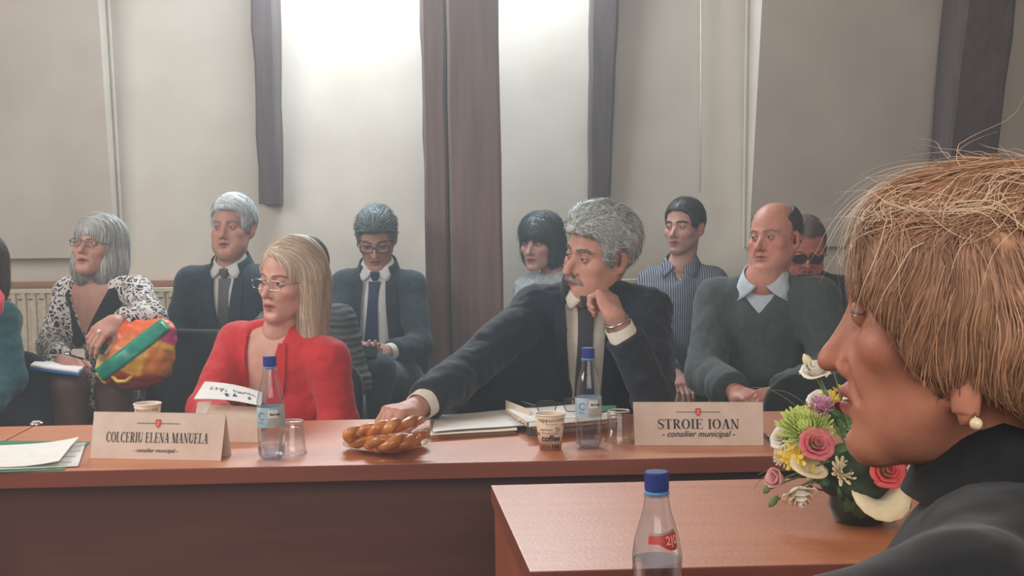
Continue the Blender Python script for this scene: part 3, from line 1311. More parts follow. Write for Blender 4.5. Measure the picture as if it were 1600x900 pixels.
# roof window above the recess, out of the frame, the source of the light from above
wf = MB()
for x0, x1, z0, z1 in ((-1.25, -1.17, 2.75, 3.5), (.47, .55, 2.75, 3.5), (-1.25, .55, 2.70, 2.77), (-1.25, .55, 3.48, 3.55)):
    wf.box(((x0 + x1) / 2, WY - .20 - .07 * ((z0 + z1) / 2 - 2.7), (z0 + z1) / 2), (x1 - x0, .06, z1 - z0))
struct('window_1', wf, plain('window_frame_paint', (225, 225, 222), .5))

# ---- timber
def timber(name, label, front_b, front_t, depth_b, depth_t, mat):
    """two bottom and two top points of the front face, and the depths behind them"""
    b = [np.asarray(x) for x in front_b]
    t = [np.asarray(x) for x in front_t]
    mb = MB()
    n = 14
    rng = np.random.default_rng(len(label))
    rings = []
    for i in range(n + 1):
        s = i / n
        l, r = lerp(b[0], t[0], s), lerp(b[1], t[1], s)
        dp = depth_b * (1 - s) + depth_t * s
        j = rng.normal(0, .0025, 4)
        ch = .012
        rings.append([l + (j[0] + ch, 0, 0), r + (j[1] - ch, 0, 0), r + (j[1], ch, 0), r + (j[1], dp, 0), l + (j[0], dp, 0), l + (j[0], ch, 0)])
    vs = [p for r in rings for p in r]
    fs = [tuple(range(5, -1, -1)), tuple(n * 6 + k for k in range(6))]
    for i in range(n):
        for k in range(6):
            fs.append((i * 6 + k, i * 6 + (k + 1) % 6, (i + 1) * 6 + (k + 1) % 6, (i + 1) * 6 + k))
    mb.add(vs, fs)
    o = mb.obj(name, mat)
    return tag(o, label, 'beam')


def up_to(p0, p1, z):
    """carry the line p0->p1 on to height z"""
    p0, p1 = np.asarray(p0), np.asarray(p1)
    return p0 + (p1 - p0) * ((z - p0[2]) / (p1[2] - p0[2]))


def tim_px(name, label, bot, top, d0, d1, dep0, dep1, mat, ztop=3.55):
    b = [P(x, bot[2], d0) for x in bot[:2]]
    t = [P(x, top[2], d1) for x in top[:2]]
    t = [up_to(b[i], t[i], ztop) for i in (0, 1)]
    s = (ztop - b[0][2]) / (P(top[0], top[2], d1)[2] - b[0][2])
    return timber(name, label, b, t, dep0, dep0 + (dep1 - dep0) * s, mat)


tim_px('roof_rafter', 'dark cut-off rafter hanging on the wall above the silver-haired man', (404, 436, 319), (391, 428, 0), 5.86, 5.74, .13, .2, RAFTER)
tim_px('roof_rafter', 'dark cut-off rafter ending above the grey-haired man with the moustache', (920, 953, 322), (924, 967, 0), 5.86, 5.74, .13, .2, RAFTER)
tim_px('roof_rafter', 'narrow dark rafter against the wall touching the left edge of the double post', (664, 672, 322), (656, 668, 0), 5.86, 5.76, .13, .2, RAFTER)
tim_px('roof_rafter', 'dark slanting rafter above the hair of the woman in profile', (1462, 1542, 385), (1511, 1590, 0), 5.62, 5.28, .2, .3, RAFTER)


def post(label, x0, x1, d, dep):
    b = [PZ_y(x0, 520, d), PZ_y(x1, 520, d)]
    t = [np.array([b[0][0] - .006, d, 3.55]), np.array([b[1][0] - .003, d, 3.55])]
    b = [np.array([p[0], d, 0.0]) for p in b]
    return timber('timber_post', label, b, t, dep, dep, BEAM)


def PZ_y(px, py, d):
    return P(px, py, d)


post('wide upright brown timber post in the middle of the wall, right half of a pair', 706, 786, 5.38, .2)
post('narrow upright timber post joined to the left side of the wide one', 667, 704, 5.41, .2)
tag(MB().tube([P(1095, -80, 5.86), P(1095, 150, 5.9), P(1094, 300, 5.93)], .0035, 6).obj('pull_cord', plain('cord_white', (235, 232, 226), .7), smooth=True),
    'thin pale cord hanging down the wall above the man in the striped shirt', 'cord')

# ---- radiators and the wooden strip above them
CREAM = plain('radiator_enamel', (204, 190, 168), .4)


def radiator(x0, x1, y, z0, z1, label):
    t = thing('radiator', ((x0 + x1) / 2, y, 0), label, 'radiator', None)
    m = MB()
    n = int((x1 - x0) / .045)
    pts = []
    for i in range(n):
        a = x0 + (x1 - x0) * i / n
        w = (x1 - x0) / n
        pts += [(a, 0), (a + w * .28, 0), (a + w * .42, -.012), (a + w * .86, -.012)]
    pts.append((x1, 0))
    vs = [(x, y + d, z0) for x, d in pts] + [(x, y + d, z1) for x, d in pts]
    k = len(pts)
    fs = [(i, i + 1, k + i + 1, k + i) for i in range(k - 1)]
    m.add(vs, fs)
    m.box(((x0 + x1) / 2, y + .035, (z0 + z1) / 2), (x1 - x0, .06, z1 - z0 - .01))
    m.obj('panel', CREAM, t)
    g = MB().box(((x0 + x1) / 2, y + .028, z1 + .008), (x1 - x0 + .01, .085, .016))
    g.box((x0 - .003, y + .028, z1 - .06), (.006, .085, .15)).box((x1 + .003, y + .028, z1 - .06), (.006, .085, .15))
    g.obj('top_cover', CREAM, t)
    s = MB()
    for i in range(int((x1 - x0) / .05)):
        s.box((x0 + .03 + i * .05, y - .0125, z1 - .028), (.022, .004, .005))
    tag(s.obj('slots', plain('slot_dark', (70, 62, 55), .8), t), kind='stuff')
    for x in (x0 + .15, x1 - .15):
        MB().box((x, y + .03, z0 / 2), (.03, .05, z0)).obj('foot', CREAM, t)
    v = MB().lathe([(.014, 0), (.02, .01), (.02, .05), (.012, .06)], (x1 + .04, y + .03, z1 - .07), 16)
    v.tube([(x1, y + .03, z1 - .06), (x1 + .05, y + .03, z1 - .06)], .01, 8)
    v.obj('valve', CREAM, t, smooth=True)


rl = P(268, 456, 5.8)
radiator(-3.2, rl[0] + .1, 5.84, .18, rl[2], 'cream panel radiator below the wooden strip behind the grey-haired woman')
rr = P(1322, 432, 5.8)
radiator(rr[0] - 1.3, rr[0] + .02, 5.84, .18, rr[2] - .02, 'cream panel radiator behind the head of the bowed man')
STRIP = wood('strip_wood', (150, 102, 74), (168, 118, 88), 0.5, stretch=(1, 12, 12))
sl_ = P(60, 446, 5.95)
struct('trim_3', MB().box((-2.6, WY - .02, sl_[2]), (3.4 - .6, .05, .032)), STRIP, bevel=.004)

# ================================================================== tables
HT = .75
FL, FR = PZ(0, 738, HT), PZ(1200, 712, HT)
e_ = nrmz(FR - FL)
n_ = np.array([-e_[1], e_[0], 0])
TD = .60


def tpt(s, t, z=HT):
    """front row of tables: s metres along the front edge from its left photo edge, t metres back"""
    p = FL + e_ * s + n_ * t
    return np.array([p[0], p[1], z])


def board(mb, s0, s1, t0, t1, z0, z1):
    return mb.hexa([tpt(s0, t0, z0), tpt(s1, t0, z0), tpt(s1, t1, z0), tpt(s0, t1, z0)], [tpt(s0, t0, z1), tpt(s1, t0, z1), tpt(s1, t1, z1), tpt(s0, t1, z1)])


def conf_table(label, s0, s1, orient=True):
    c = tpt((s0 + s1) / 2, TD / 2, 0)
    t = thing('conference_table', c, label, 'table', 'tables of the council row')
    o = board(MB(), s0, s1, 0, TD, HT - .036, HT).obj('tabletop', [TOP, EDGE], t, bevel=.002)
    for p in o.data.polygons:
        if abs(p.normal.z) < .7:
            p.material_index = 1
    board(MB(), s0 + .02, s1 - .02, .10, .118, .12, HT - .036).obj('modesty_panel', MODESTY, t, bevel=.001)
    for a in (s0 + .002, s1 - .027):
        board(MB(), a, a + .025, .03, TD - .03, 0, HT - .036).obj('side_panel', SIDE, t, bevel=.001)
    return t


seam = (PZ(4, 696, HT) - FL) @ e_ - .015
conf_table('long orange-brown table with both name cards on it', seam, seam + 2.35)
conf_table('orange-brown table cut by the left frame edge, joined to the long one', seam - 1.6, seam - .004)

# table on the right, nearer, under the flowers
c0, c1, c2 = PZ(767, 758, HT), PZ(1200, 748, HT), PZ(828, 893, HT)
ee = nrmz(c1 - c0)
c2b = c2
g0, g1 = c0, c0 + ee * 1.45
g3, g2 = c2b, c2b + ee * 1.42


def flat(p, z):
    return np.array([p[0], p[1], z])


def shrink(q, a):
    c = sum(q) / 4
    return [c + (p - c) * a for p in q]


ft = thing('meeting_table', (g0 + g2) / 2 * (1, 1, 0), 'orange-brown table standing nearer, with the flower arrangement on it', 'table')
quad = [g3, g2, g1, g0]
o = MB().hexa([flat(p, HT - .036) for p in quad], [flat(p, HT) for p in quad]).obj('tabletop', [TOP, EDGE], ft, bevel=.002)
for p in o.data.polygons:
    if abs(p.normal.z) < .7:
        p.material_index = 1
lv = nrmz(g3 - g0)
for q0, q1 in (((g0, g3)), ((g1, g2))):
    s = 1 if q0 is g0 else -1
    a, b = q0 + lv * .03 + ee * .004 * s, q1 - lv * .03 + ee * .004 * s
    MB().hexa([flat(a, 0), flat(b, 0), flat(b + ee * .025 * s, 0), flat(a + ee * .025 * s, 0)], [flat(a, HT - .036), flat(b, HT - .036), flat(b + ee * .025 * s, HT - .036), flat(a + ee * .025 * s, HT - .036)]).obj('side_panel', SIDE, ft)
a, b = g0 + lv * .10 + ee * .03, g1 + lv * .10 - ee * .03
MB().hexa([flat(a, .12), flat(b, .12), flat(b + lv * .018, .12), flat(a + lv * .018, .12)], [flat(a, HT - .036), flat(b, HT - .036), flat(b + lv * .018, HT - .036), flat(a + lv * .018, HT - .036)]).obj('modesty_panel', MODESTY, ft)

# table at the camera, just below the frame, carrying the nearest bottle
nt = thing('meeting_table', (.1, 1.55, 0), 'near table under the large water bottle, just below the frame', 'table')
o = MB().box((.05, 1.57, HT - .018), (1.5, .46, .036)).obj('tabletop', [TOP, EDGE], nt, bevel=.002)
for p in o.data.polygons:
    if abs(p.normal.z) < .7:
        p.material_index = 1
for x in (-.66, .76):
    MB().box((x, 1.57, (HT - .036) / 2), (.025, .40, HT - .036)).obj('side_panel', SIDE, nt)
MB().box((.05, 1.72, .42), (1.36, .018, .58)).obj('modesty_panel', MODESTY, nt)

# ================================================================== chairs
CHAIRF = fabric('chair_fabric', (44, 46, 48), .9)
CHAIRM = plain('chair_frame_black', (30, 30, 32), .4)


def rbox(S, c, s, R, rad):
    return S.box(c, s, R=R, rad=rad, k=.01)


def make_chair(first=None, loc=(0, 0, 0), rz=0.0, label='', group='black meeting chairs', back_z=.66):
    if first is not None:
        r = first.copy()
        COL.objects.link(r)
        for ch in list(first.children):
            c = ch.copy()
            COL.objects.link(c)
            c.parent = r
    else:
        r = bpy.data.objects.new('meeting_chair', None)
        COL.objects.link(r)
        r.empty_display_size = .05
        S = Sdf()
        S.box((0, 0, .405), (.47, .46, .07), rad=.03)
        V, Q = S.mesh(cell=.018)
        put('seat', np_mesh('seat', V, Q), CHAIRF, None).parent = r
        S = Sdf()
        Rb = rotx(-.16)
        S.box((0, .235, .70), (.47, .055, .36), R=Rb, rad=.026)

        def rc_(Qq):
            q = (Qq - np.array([0, .235, .70], np.float32)) @ Rb.astype(np.float32)
            ax = np.maximum(np.abs(q[..., 0]) - .235 + .12, 0)
            az = np.maximum(q[..., 2] - .18 + .12, 0)
            return -(np.sqrt(ax ** 2 + az ** 2) - .12)
        S.free(rc_, 's', .01)
        V, Q = S.mesh(cell=.010)
        V[:, 1] -= ((V[:, 0] / .235) ** 2) * .02
        put('backrest', np_mesh('backrest', V, Q), CHAIRF, None).parent = r
        for s in (-1, 1):
            MB().tube([(s * .245, -.20, 0), (s * .245, -.19, .40), (s * .245, -.17, .43), (s * .245, .16, .43)], .011, 8).obj('leg', CHAIRM, None, smooth=True).parent = r
            MB().tube([(s * .245, .26, 0), (s * .245, .20, .43), (s * .225, .262, .74)], .011, 8).obj('leg', CHAIRM, None, smooth=True).parent = r
            MB().tube([(s * .245, -.18, .41), (s * .24, .0, .41), (s * .245, .19, .41)], .010, 8).obj('rail', CHAIRM, None, smooth=True).parent = r
    r.location = loc
    r.rotation_euler = (0, 0, rz)
    tag(r, label, 'chair', group)
    return r


def chair_at(px, py, d, zt, rz, label, first):
    """chair whose backrest top middle is seen at the photo point"""
    p = P(px, py, d)
    c = make_chair(first, (p[0] + .25 * math.sin(rz), p[1] - .25 * math.cos(rz), 0), rz, label)
    return c


CH0 = chair_at(1318, 583, 3.56, .88, 0.0, 'empty black chair at the table behind the flowers, beside the right name card', None)
CH0.scale = (1, 1, .945)
CHB = chair_at(292, 503, 4.62, .88, -.25, 'empty black chair with the colourful bag at it, behind the woman in red', CH0)
CHB.scale = (1, 1, 1)
chair_at(-32, 520, 4.34, .88, .5, 'black chair of the teal-sweater woman, rounded backrest showing beside her', CH0)


def seat_chair(H, yaw, label):
    f = np.array([math.sin(yaw), -math.cos(yaw)])
    return make_chair(CH0, (H[0] + f[0] * .05, H[1] + f[1] * .05, 0), yaw, label)
# ================================================================== lettering
INK = plain('print_black', (38, 34, 36), .7, var=.0)
INK2 = plain('print_brown', (92, 66, 60), .7, var=.0)
RED = plain('print_red', (196, 66, 58), .6, var=.0)


def rect(x, y, w, h):
    return [[(x, y), (x + w, y), (x + w, y + h), (x, y + h)]]


def arc_ring(cx, cy, rx, ry, wx, wy, a0, a1, n=18):
    """ring whose thickness is wx at the sides and wy at top and bottom"""
    out = []
    A = np.radians(np.linspace(a0, a1, n))
    for a, b in zip(A[:-1], A[1:]):
        out.append([(cx + rx * math.cos(a), cy + ry * math.sin(a)), (cx + rx * math.cos(b), cy + ry * math.sin(b)),
                    (cx + (rx - wx) * math.cos(b), cy + (ry - wy) * math.sin(b)), (cx + (rx - wx) * math.cos(a), cy + (ry - wy) * math.sin(a))])
    return out


def diag(x0, y0, x1, y1, w):
    return [[(x0, y0), (x0 + w, y0), (x1 + w, y1), (x1, y1)]]


def glyph(ch):
    """serif capitals, cap height 1: (polygons, advance)"""
    T, t, sf = .15, .05, .045
    st = lambda x: rect(x, 0, T, 1)
    se = lambda x, w, y: rect(x, y, w, sf)
    both = lambda x, w: se(x, w, 0) + se(x, w, 1 - sf)
    if ch == 'I':
        return st(.12) + both(.03, .33), .40
    if ch == 'E':
        return st(.11) + both(.02, .60) + rect(.26, .49, .24, t) + rect(.47, .40, .04, .23) + diag(.57, 1, .60, .78, .035) + diag(.60, 0, .64, .24, .035), .70
    if ch == 'L':
        return st(.11) + se(.02, .33, 1 - sf) + se(.02, .60, 0) + diag(.58, 0, .62, .27, .04), .68
    if ch == 'T':
        return st(.25) + se(.15, .35, 0) + rect(.03, 1 - sf, .60, sf) + diag(.03, 1, .02, .76, .04) + diag(.59, 1, .60, .76, .04), .68
    if ch == 'O':
        return arc_ring(.38, .5, .36, .52, .16, .05, 0, 360, 32), .78
    if ch == 'C':
        return arc_ring(.38, .5, .36, .52, .16, .05, 48, 318, 26) + rect(.60, .66, .045, .32), .72
    if ch == 'U':
        return rect(.10, .3, T, .7) + rect(.60, .3, t, .7) + se(.01, .33, 1 - sf) + se(.50, .25, 1 - sf) + arc_ring(.375, .32, .275, .34, .14, .06, 180, 360, 16), .77
    if ch == 'N':
        return rect(.11, 0, t, 1) + rect(.60, 0, t, 1) + diag(.49, 0, .08, 1, .15) + se(.01, .25, 0) + se(.0, .2, 1 - sf) + se(.50, .25, 1 - sf), .77
    if ch == 'A':
        return diag(.09, 0, .34, 1, t) + diag(.50, 0, .30, 1, .17) + rect(.19, .32, .36, t) + se(0, .24, 0) + se(.42, .33, 0), .76
    if ch == 'M':
        return rect(.10, 0, t, 1) + rect(.72, 0, T, 1) + diag(.40, 0, .07, 1, .18) + diag(.41, 0, .72, 1, t) + se(.01, .23, 0) + se(.63, .33, 0) + se(0, .22, 1 - sf) + se(.72, .24, 1 - sf), .97
    if ch == 'R':
        return st(.11) + both(.02, .33) + arc_ring(.30, .745, .30, .255, .15, .05, -90, 90, 16) + rect(.2, .95, .12, .05) + rect(.2, .49, .12, .05) + diag(.52, 0, .28, .5, .17) + se(.52, .20, 0), .75
    if ch == 'S':
        up = arc_ring(.29, .735, .25, .27, .10, .06, 40, 200, 16)
        lo = arc_ring(.29, .27, .26, .28, .11, .06, -140, 20, 16)
        sp = [[(.04, .62), (.18, .72), (.54, .40), (.42, .28)]]
        return up + lo + sp + rect(.49, .72, .035, .28) + rect(.05, .0, .035, .28), .60
    return [], .34


def serif_text(s, h, width):
    """returns polygons (list of 2-D point lists) centred on the origin"""
    x, polys = 0, []
    for ch in s:
        g, adv = glyph(ch)
        polys += [[(px + x, py) for px, py in p] for p in g]
        x += adv
    k = width / x
    return [[((px - x / 2) * k, (py - .5) * h) for px, py in p] for p in polys]


def font_mesh(s, size=1.0, shear=0.0, bold=0.0, align='CENTER', res=3):
    c = bpy.data.curves.new('lettering', 'FONT')
    c.body, c.size, c.shear, c.offset = s, size, shear, bold
    c.align_x, c.align_y = align, 'CENTER'
    c.resolution_u = res
    o = bpy.data.objects.new('lettering', c)
    COL.objects.link(o)
    bpy.context.view_layer.update()
    me = bpy.data.meshes.new_from_object(o.evaluated_get(bpy.context.evaluated_depsgraph_get()))
    bpy.data.objects.remove(o)
    bpy.data.curves.remove(c)
    V = np.array([v.co[:] for v in me.vertices]).reshape(-1, 3)
    Fc = [tuple(p.vertices) for p in me.polygons]
    bpy.data.meshes.remove(me)
    return V, Fc


def print_on(name, mat, parent, fn, polys=None, fm=None):
    """lays flat print on a surface: fn maps 2-D points to the place"""
    mb = MB()
    for p in polys or []:
        mb.add([fn(x, y) for x, y in p], [tuple(range(len(p)))])
    if fm is not None:
        V, Fc = fm
        mb.add([fn(x, y) for x, y, _ in V], Fc)
    return mb.obj(name, mat, parent, fixn=False)


def ring_poly(cx, cy, rx, ry, n=20):
    return [[(cx + rx * math.cos(a), cy + ry * math.sin(a)) for a in np.linspace(0, 2 * math.pi, n, endpoint=False)]]


# ================================================================== name cards
CARD = Mat('card_paper', (216, 194, 178), 0.75, spec=.2)
CARD.base(CARD.ramp(CARD.noise(CARD.coords(), 30, 4), [(.3, (210, 188, 172)), (.7, (220, 199, 184))]))
CARD.b.inputs['Transmission Weight'].default_value = 0.0
CARD = CARD.m


def name_card(bl_, br_, tl_, tr_, lean, name_txt, nw_, nh_, ny, sub_w, sub_y, label):
    b0, b1 = PZ(*bl_, HT + .0005), PZ(*br_, HT + .0005)
    t0, t1 = P(tl_[0], tl_[1], b0[1] + lean), P(tr_[0], tr_[1], b1[1] + lean)
    back = nrmz(np.cross(nrmz(b1 - b0), (0, 0, -1)))
    if back[1] < 0:
        back = -back
    r0, r1 = b0 + back * lean * 2.1, b1 + back * lean * 2.1
    t = thing('name_card', (b0 + b1) / 2, label, 'name card')
    n = 6
    front = [[lerp(lerp(b0, b1, u), lerp(t0, t1, u), v) for u in np.linspace(0, 1, n)] for v in np.linspace(0, 1, 4)]
    rear = [[lerp(lerp(t0, t1, u), lerp(r0, r1, u), v) for u in np.linspace(0, 1, n)] for v in np.linspace(0, 1, 4)]
    MB().sheet(front, .0008, (0, -1, .3)).obj('front_panel', CARD, t)
    MB().sheet(rear, .0008, (0, 1, .3)).obj('rear_panel', CARD, t)
    ux = nrmz(b1 - b0)
    W_ = np.linalg.norm(b1 - b0)
    mid_b, mid_t = (b0 + b1) / 2, (t0 + t1) / 2
    uy = nrmz(mid_t - mid_b)
    H_ = np.linalg.norm(mid_t - mid_b)
    nn = np.cross(ux, uy)
    nn = nn if nn[1] < 0 else -nn
    o = (mid_b + mid_t) / 2 + nn * .0012
    # the card is a slightly skewed rectangle: follow its own edges
    def fn(x, y):
        u, v = .5 + x / W_, .5 + y / H_
        return lerp(lerp(b0, b1, u), lerp(t0, t1, u), v) + nn * .0010
    print_on('name_lettering', INK, t, fn, serif_text(name_txt, nh_, nw_), None).data
    V, Fc = font_mesh('- consilier municipal -', 1.0, .35, .012)
    k = sub_w / (V[:, 0].max() - V[:, 0].min())
    V = V * k * np.array([1, 1.0, 1])
    V[:, 0] -= (V[:, 0].max() + V[:, 0].min()) / 2
    V[:, 1] += sub_y
    print_on('role_lettering', INK, t, fn, None, (V, Fc))
    ly = H_ * .5 - H_ * .235
    print_on('rule', INK2, t, fn, rect(-.050, ly - .0007, .1, .0014))
    sh = [(-.0062, ly + .009), (.0062, ly + .009), (.0066, ly), (.0048, ly - .006), (0, ly - .0105), (-.0048, ly - .006), (-.0066, ly)]
    def fn2(x, y):
        return fn(x, y) + nn * .0003
    print_on('crest', RED, t, fn2, [sh])
    def fn3(x, y):
        return fn(x, y) + nn * .0005
    print_on('crest_mark', plain('print_pale_red', (226, 130, 112), .6, var=0), t, fn3, ring_poly(0, ly + .003, .003, .003, 10) + rect(-.0022, ly - .006, .0044, .006))
    return t


# shift the name line down a little by giving the polygons their own mapping
_st = serif_text


def serif_at(s, h, w, y):
    return [[(px, py + y) for px, py in p] for p in _st(s, h, w)]


def two_cards():
    global serif_text
    serif_text = lambda s, h, w: serif_at(s, h, w, -.004)
    name_card((141, 716), (345, 720), (147, 643), (353, 646), .030, 'COLCERIU ELENA MANUELA', .240, .0225, 0, .105, -.033, 'pale name card at the left with three printed words under a red crest')
    serif_text = lambda s, h, w: serif_at(s, h, w, -.001)
    name_card((992, 696), (1193, 696), (989, 628), (1192, 628), .030, 'STROIE IOAN', .186, .0225, 0, .166, -.0245, 'pale name card at the right with two printed words under a red crest')


two_cards()

# folded card seen from behind, with a written sheet held over it
PAPER = plain('white_paper', (236, 232, 226), .7, var=.02, spec=.2)
PAPER_GREY = plain('paper_block_edge', (176, 172, 166), .8, var=.06)
fcd = thing('folded_card', PZ(360, 692, HT), 'unfolded card with handwriting on its raised flap, between left name card and bottle', 'card')
a0, a1 = PZ(300, 690, HT + .0005), PZ(408, 691, HT + .0005)
u0, u1 = P(298, 657, a0[1] + .012), P(407, 655, a1[1] + .012)
v0, v1 = P(322, 632, a0[1] + .075), P(412, 636, a1[1] + .075)
MB().sheet([[a0, lerp(a0, a1, .5), a1], [u0, lerp(u0, u1, .5), u1]], .0008, (0, -1, 0)).obj('front_panel', CARD, fcd)
MB().sheet([[u0, lerp(u0, u1, .5), u1], [v0, lerp(v0, v1, .5), v1]], .0008, (0, -1, 1)).obj('fold_panel', CARD, fcd)
f0, f1 = P(303, 623, a0[1] + .030), P(408, 634, a1[1] + .035)
f2, f3 = P(320, 596, a0[1] + .15), P(410, 613, a1[1] + .15)
gr = []
for v in np.linspace(0, 1, 5):
    gr.append([lerp(lerp(f0, f1, u), lerp(f2, f3, u), v) + np.array([0, 0, .006 * math.sin(u * math.pi)]) for u in np.linspace(0, 1, 7)])
MB().sheet(gr, .0008, (0, -.3, 1)).obj('raised_flap', PAPER, fcd)
MB().sheet([[P(304, 655, a0[1] + .02), P(318, 655, a0[1] + .03)], [P(309, 628, a0[1] + .04), P(331, 626, a0[1] + .06)]], .0008, (0, -1, .2)).obj('bent_corner', PAPER, fcd)
rng = np.random.default_rng(3)
INKB = plain('pen_ink', (60, 58, 110), .6, var=0)


def flap(u, v):
    return lerp(lerp(f0, f1, u), lerp(f2, f3, u), v) + np.array([0, 0, .006 * math.sin(max(0, min(1, u)) * math.pi) + .0012])


hb = MB()
for i in range(22):
    u = .18 + i * .034 + rng.normal(0, .004)
    v = .62 - .1 * u + rng.normal(0, .02)
    pts = [flap(u + rng.normal(0, .012), v + rng.normal(0, .05)) for _ in range(4)]
    if 7 < i < 11:
        continue
    hb.tube(pts, .0007, 4)
for u in (.47, .58, .80):
    for k in range(3):
        hb.tube([flap(u + rng.normal(0, .02), .30 + rng.normal(0, .06)) for _ in range(3)], .0011, 4)
hb.obj('handwriting', INKB, fcd)

# ================================================================== bottles
def clear_mat(name, tint, rough=.03, ior=1.25, alpha=.12):
    m = bpy.data.materials.new(name)
    m.use_nodes = True
    nt = m.node_tree
    nt.nodes.clear()
    out = nt.nodes.new('ShaderNodeOutputMaterial')
    tr = nt.nodes.new('ShaderNodeBsdfTransparent')
    tr.inputs[0].default_value = lin(tint)
    gl = nt.nodes.new('ShaderNodeBsdfGlossy')
    gl.inputs['Roughness'].default_value = rough
    lw = nt.nodes.new('ShaderNodeLayerWeight')
    lw.inputs[0].default_value = alpha
    mp = nt.nodes.new('ShaderNodeMapRange')
    mp.inputs['To Min'].default_value = .035
    mp.inputs['To Max'].default_value = .75
    nt.links.new(lw.outputs['Facing'], mp.inputs['Value'])
    mx = nt.nodes.new('ShaderNodeMixShader')
    nt.links.new(mp.outputs[0], mx.inputs[0])
    nt.links.new(tr.outputs[0], mx.inputs[1])
    nt.links.new(gl.outputs[0], mx.inputs[2])
    nt.links.new(mx.outputs[0], out.inputs[0])
    return m


PET = clear_mat('clear_plastic', (244, 247, 250), .06, alpha=.25)
GLASS = clear_mat('clear_glass', (251, 252, 252), .02, alpha=.16)
WATER = clear_mat('water', (232, 240, 250), .03, alpha=.35)
CAPB = plain('cap_blue', (38, 58, 140), .4, var=.03)
CAPT = plain('cap_ring_blue', (90, 150, 205), .4, var=.03)
LABELM = Mat('bottle_label', (168, 190, 200), .45)
LABELM.base(LABELM.ramp(LABELM.noise(LABELM.coords((1, 1, 1)), 40, 3), [(.35, (150, 178, 192)), (.65, (184, 203, 210))]))
LABELM = LABELM.m
WHITEP = plain('label_white', (226, 232, 234), .5, var=.02)
BASEB = clear_mat('tinted_base', (120, 150, 215), .08, alpha=.3)


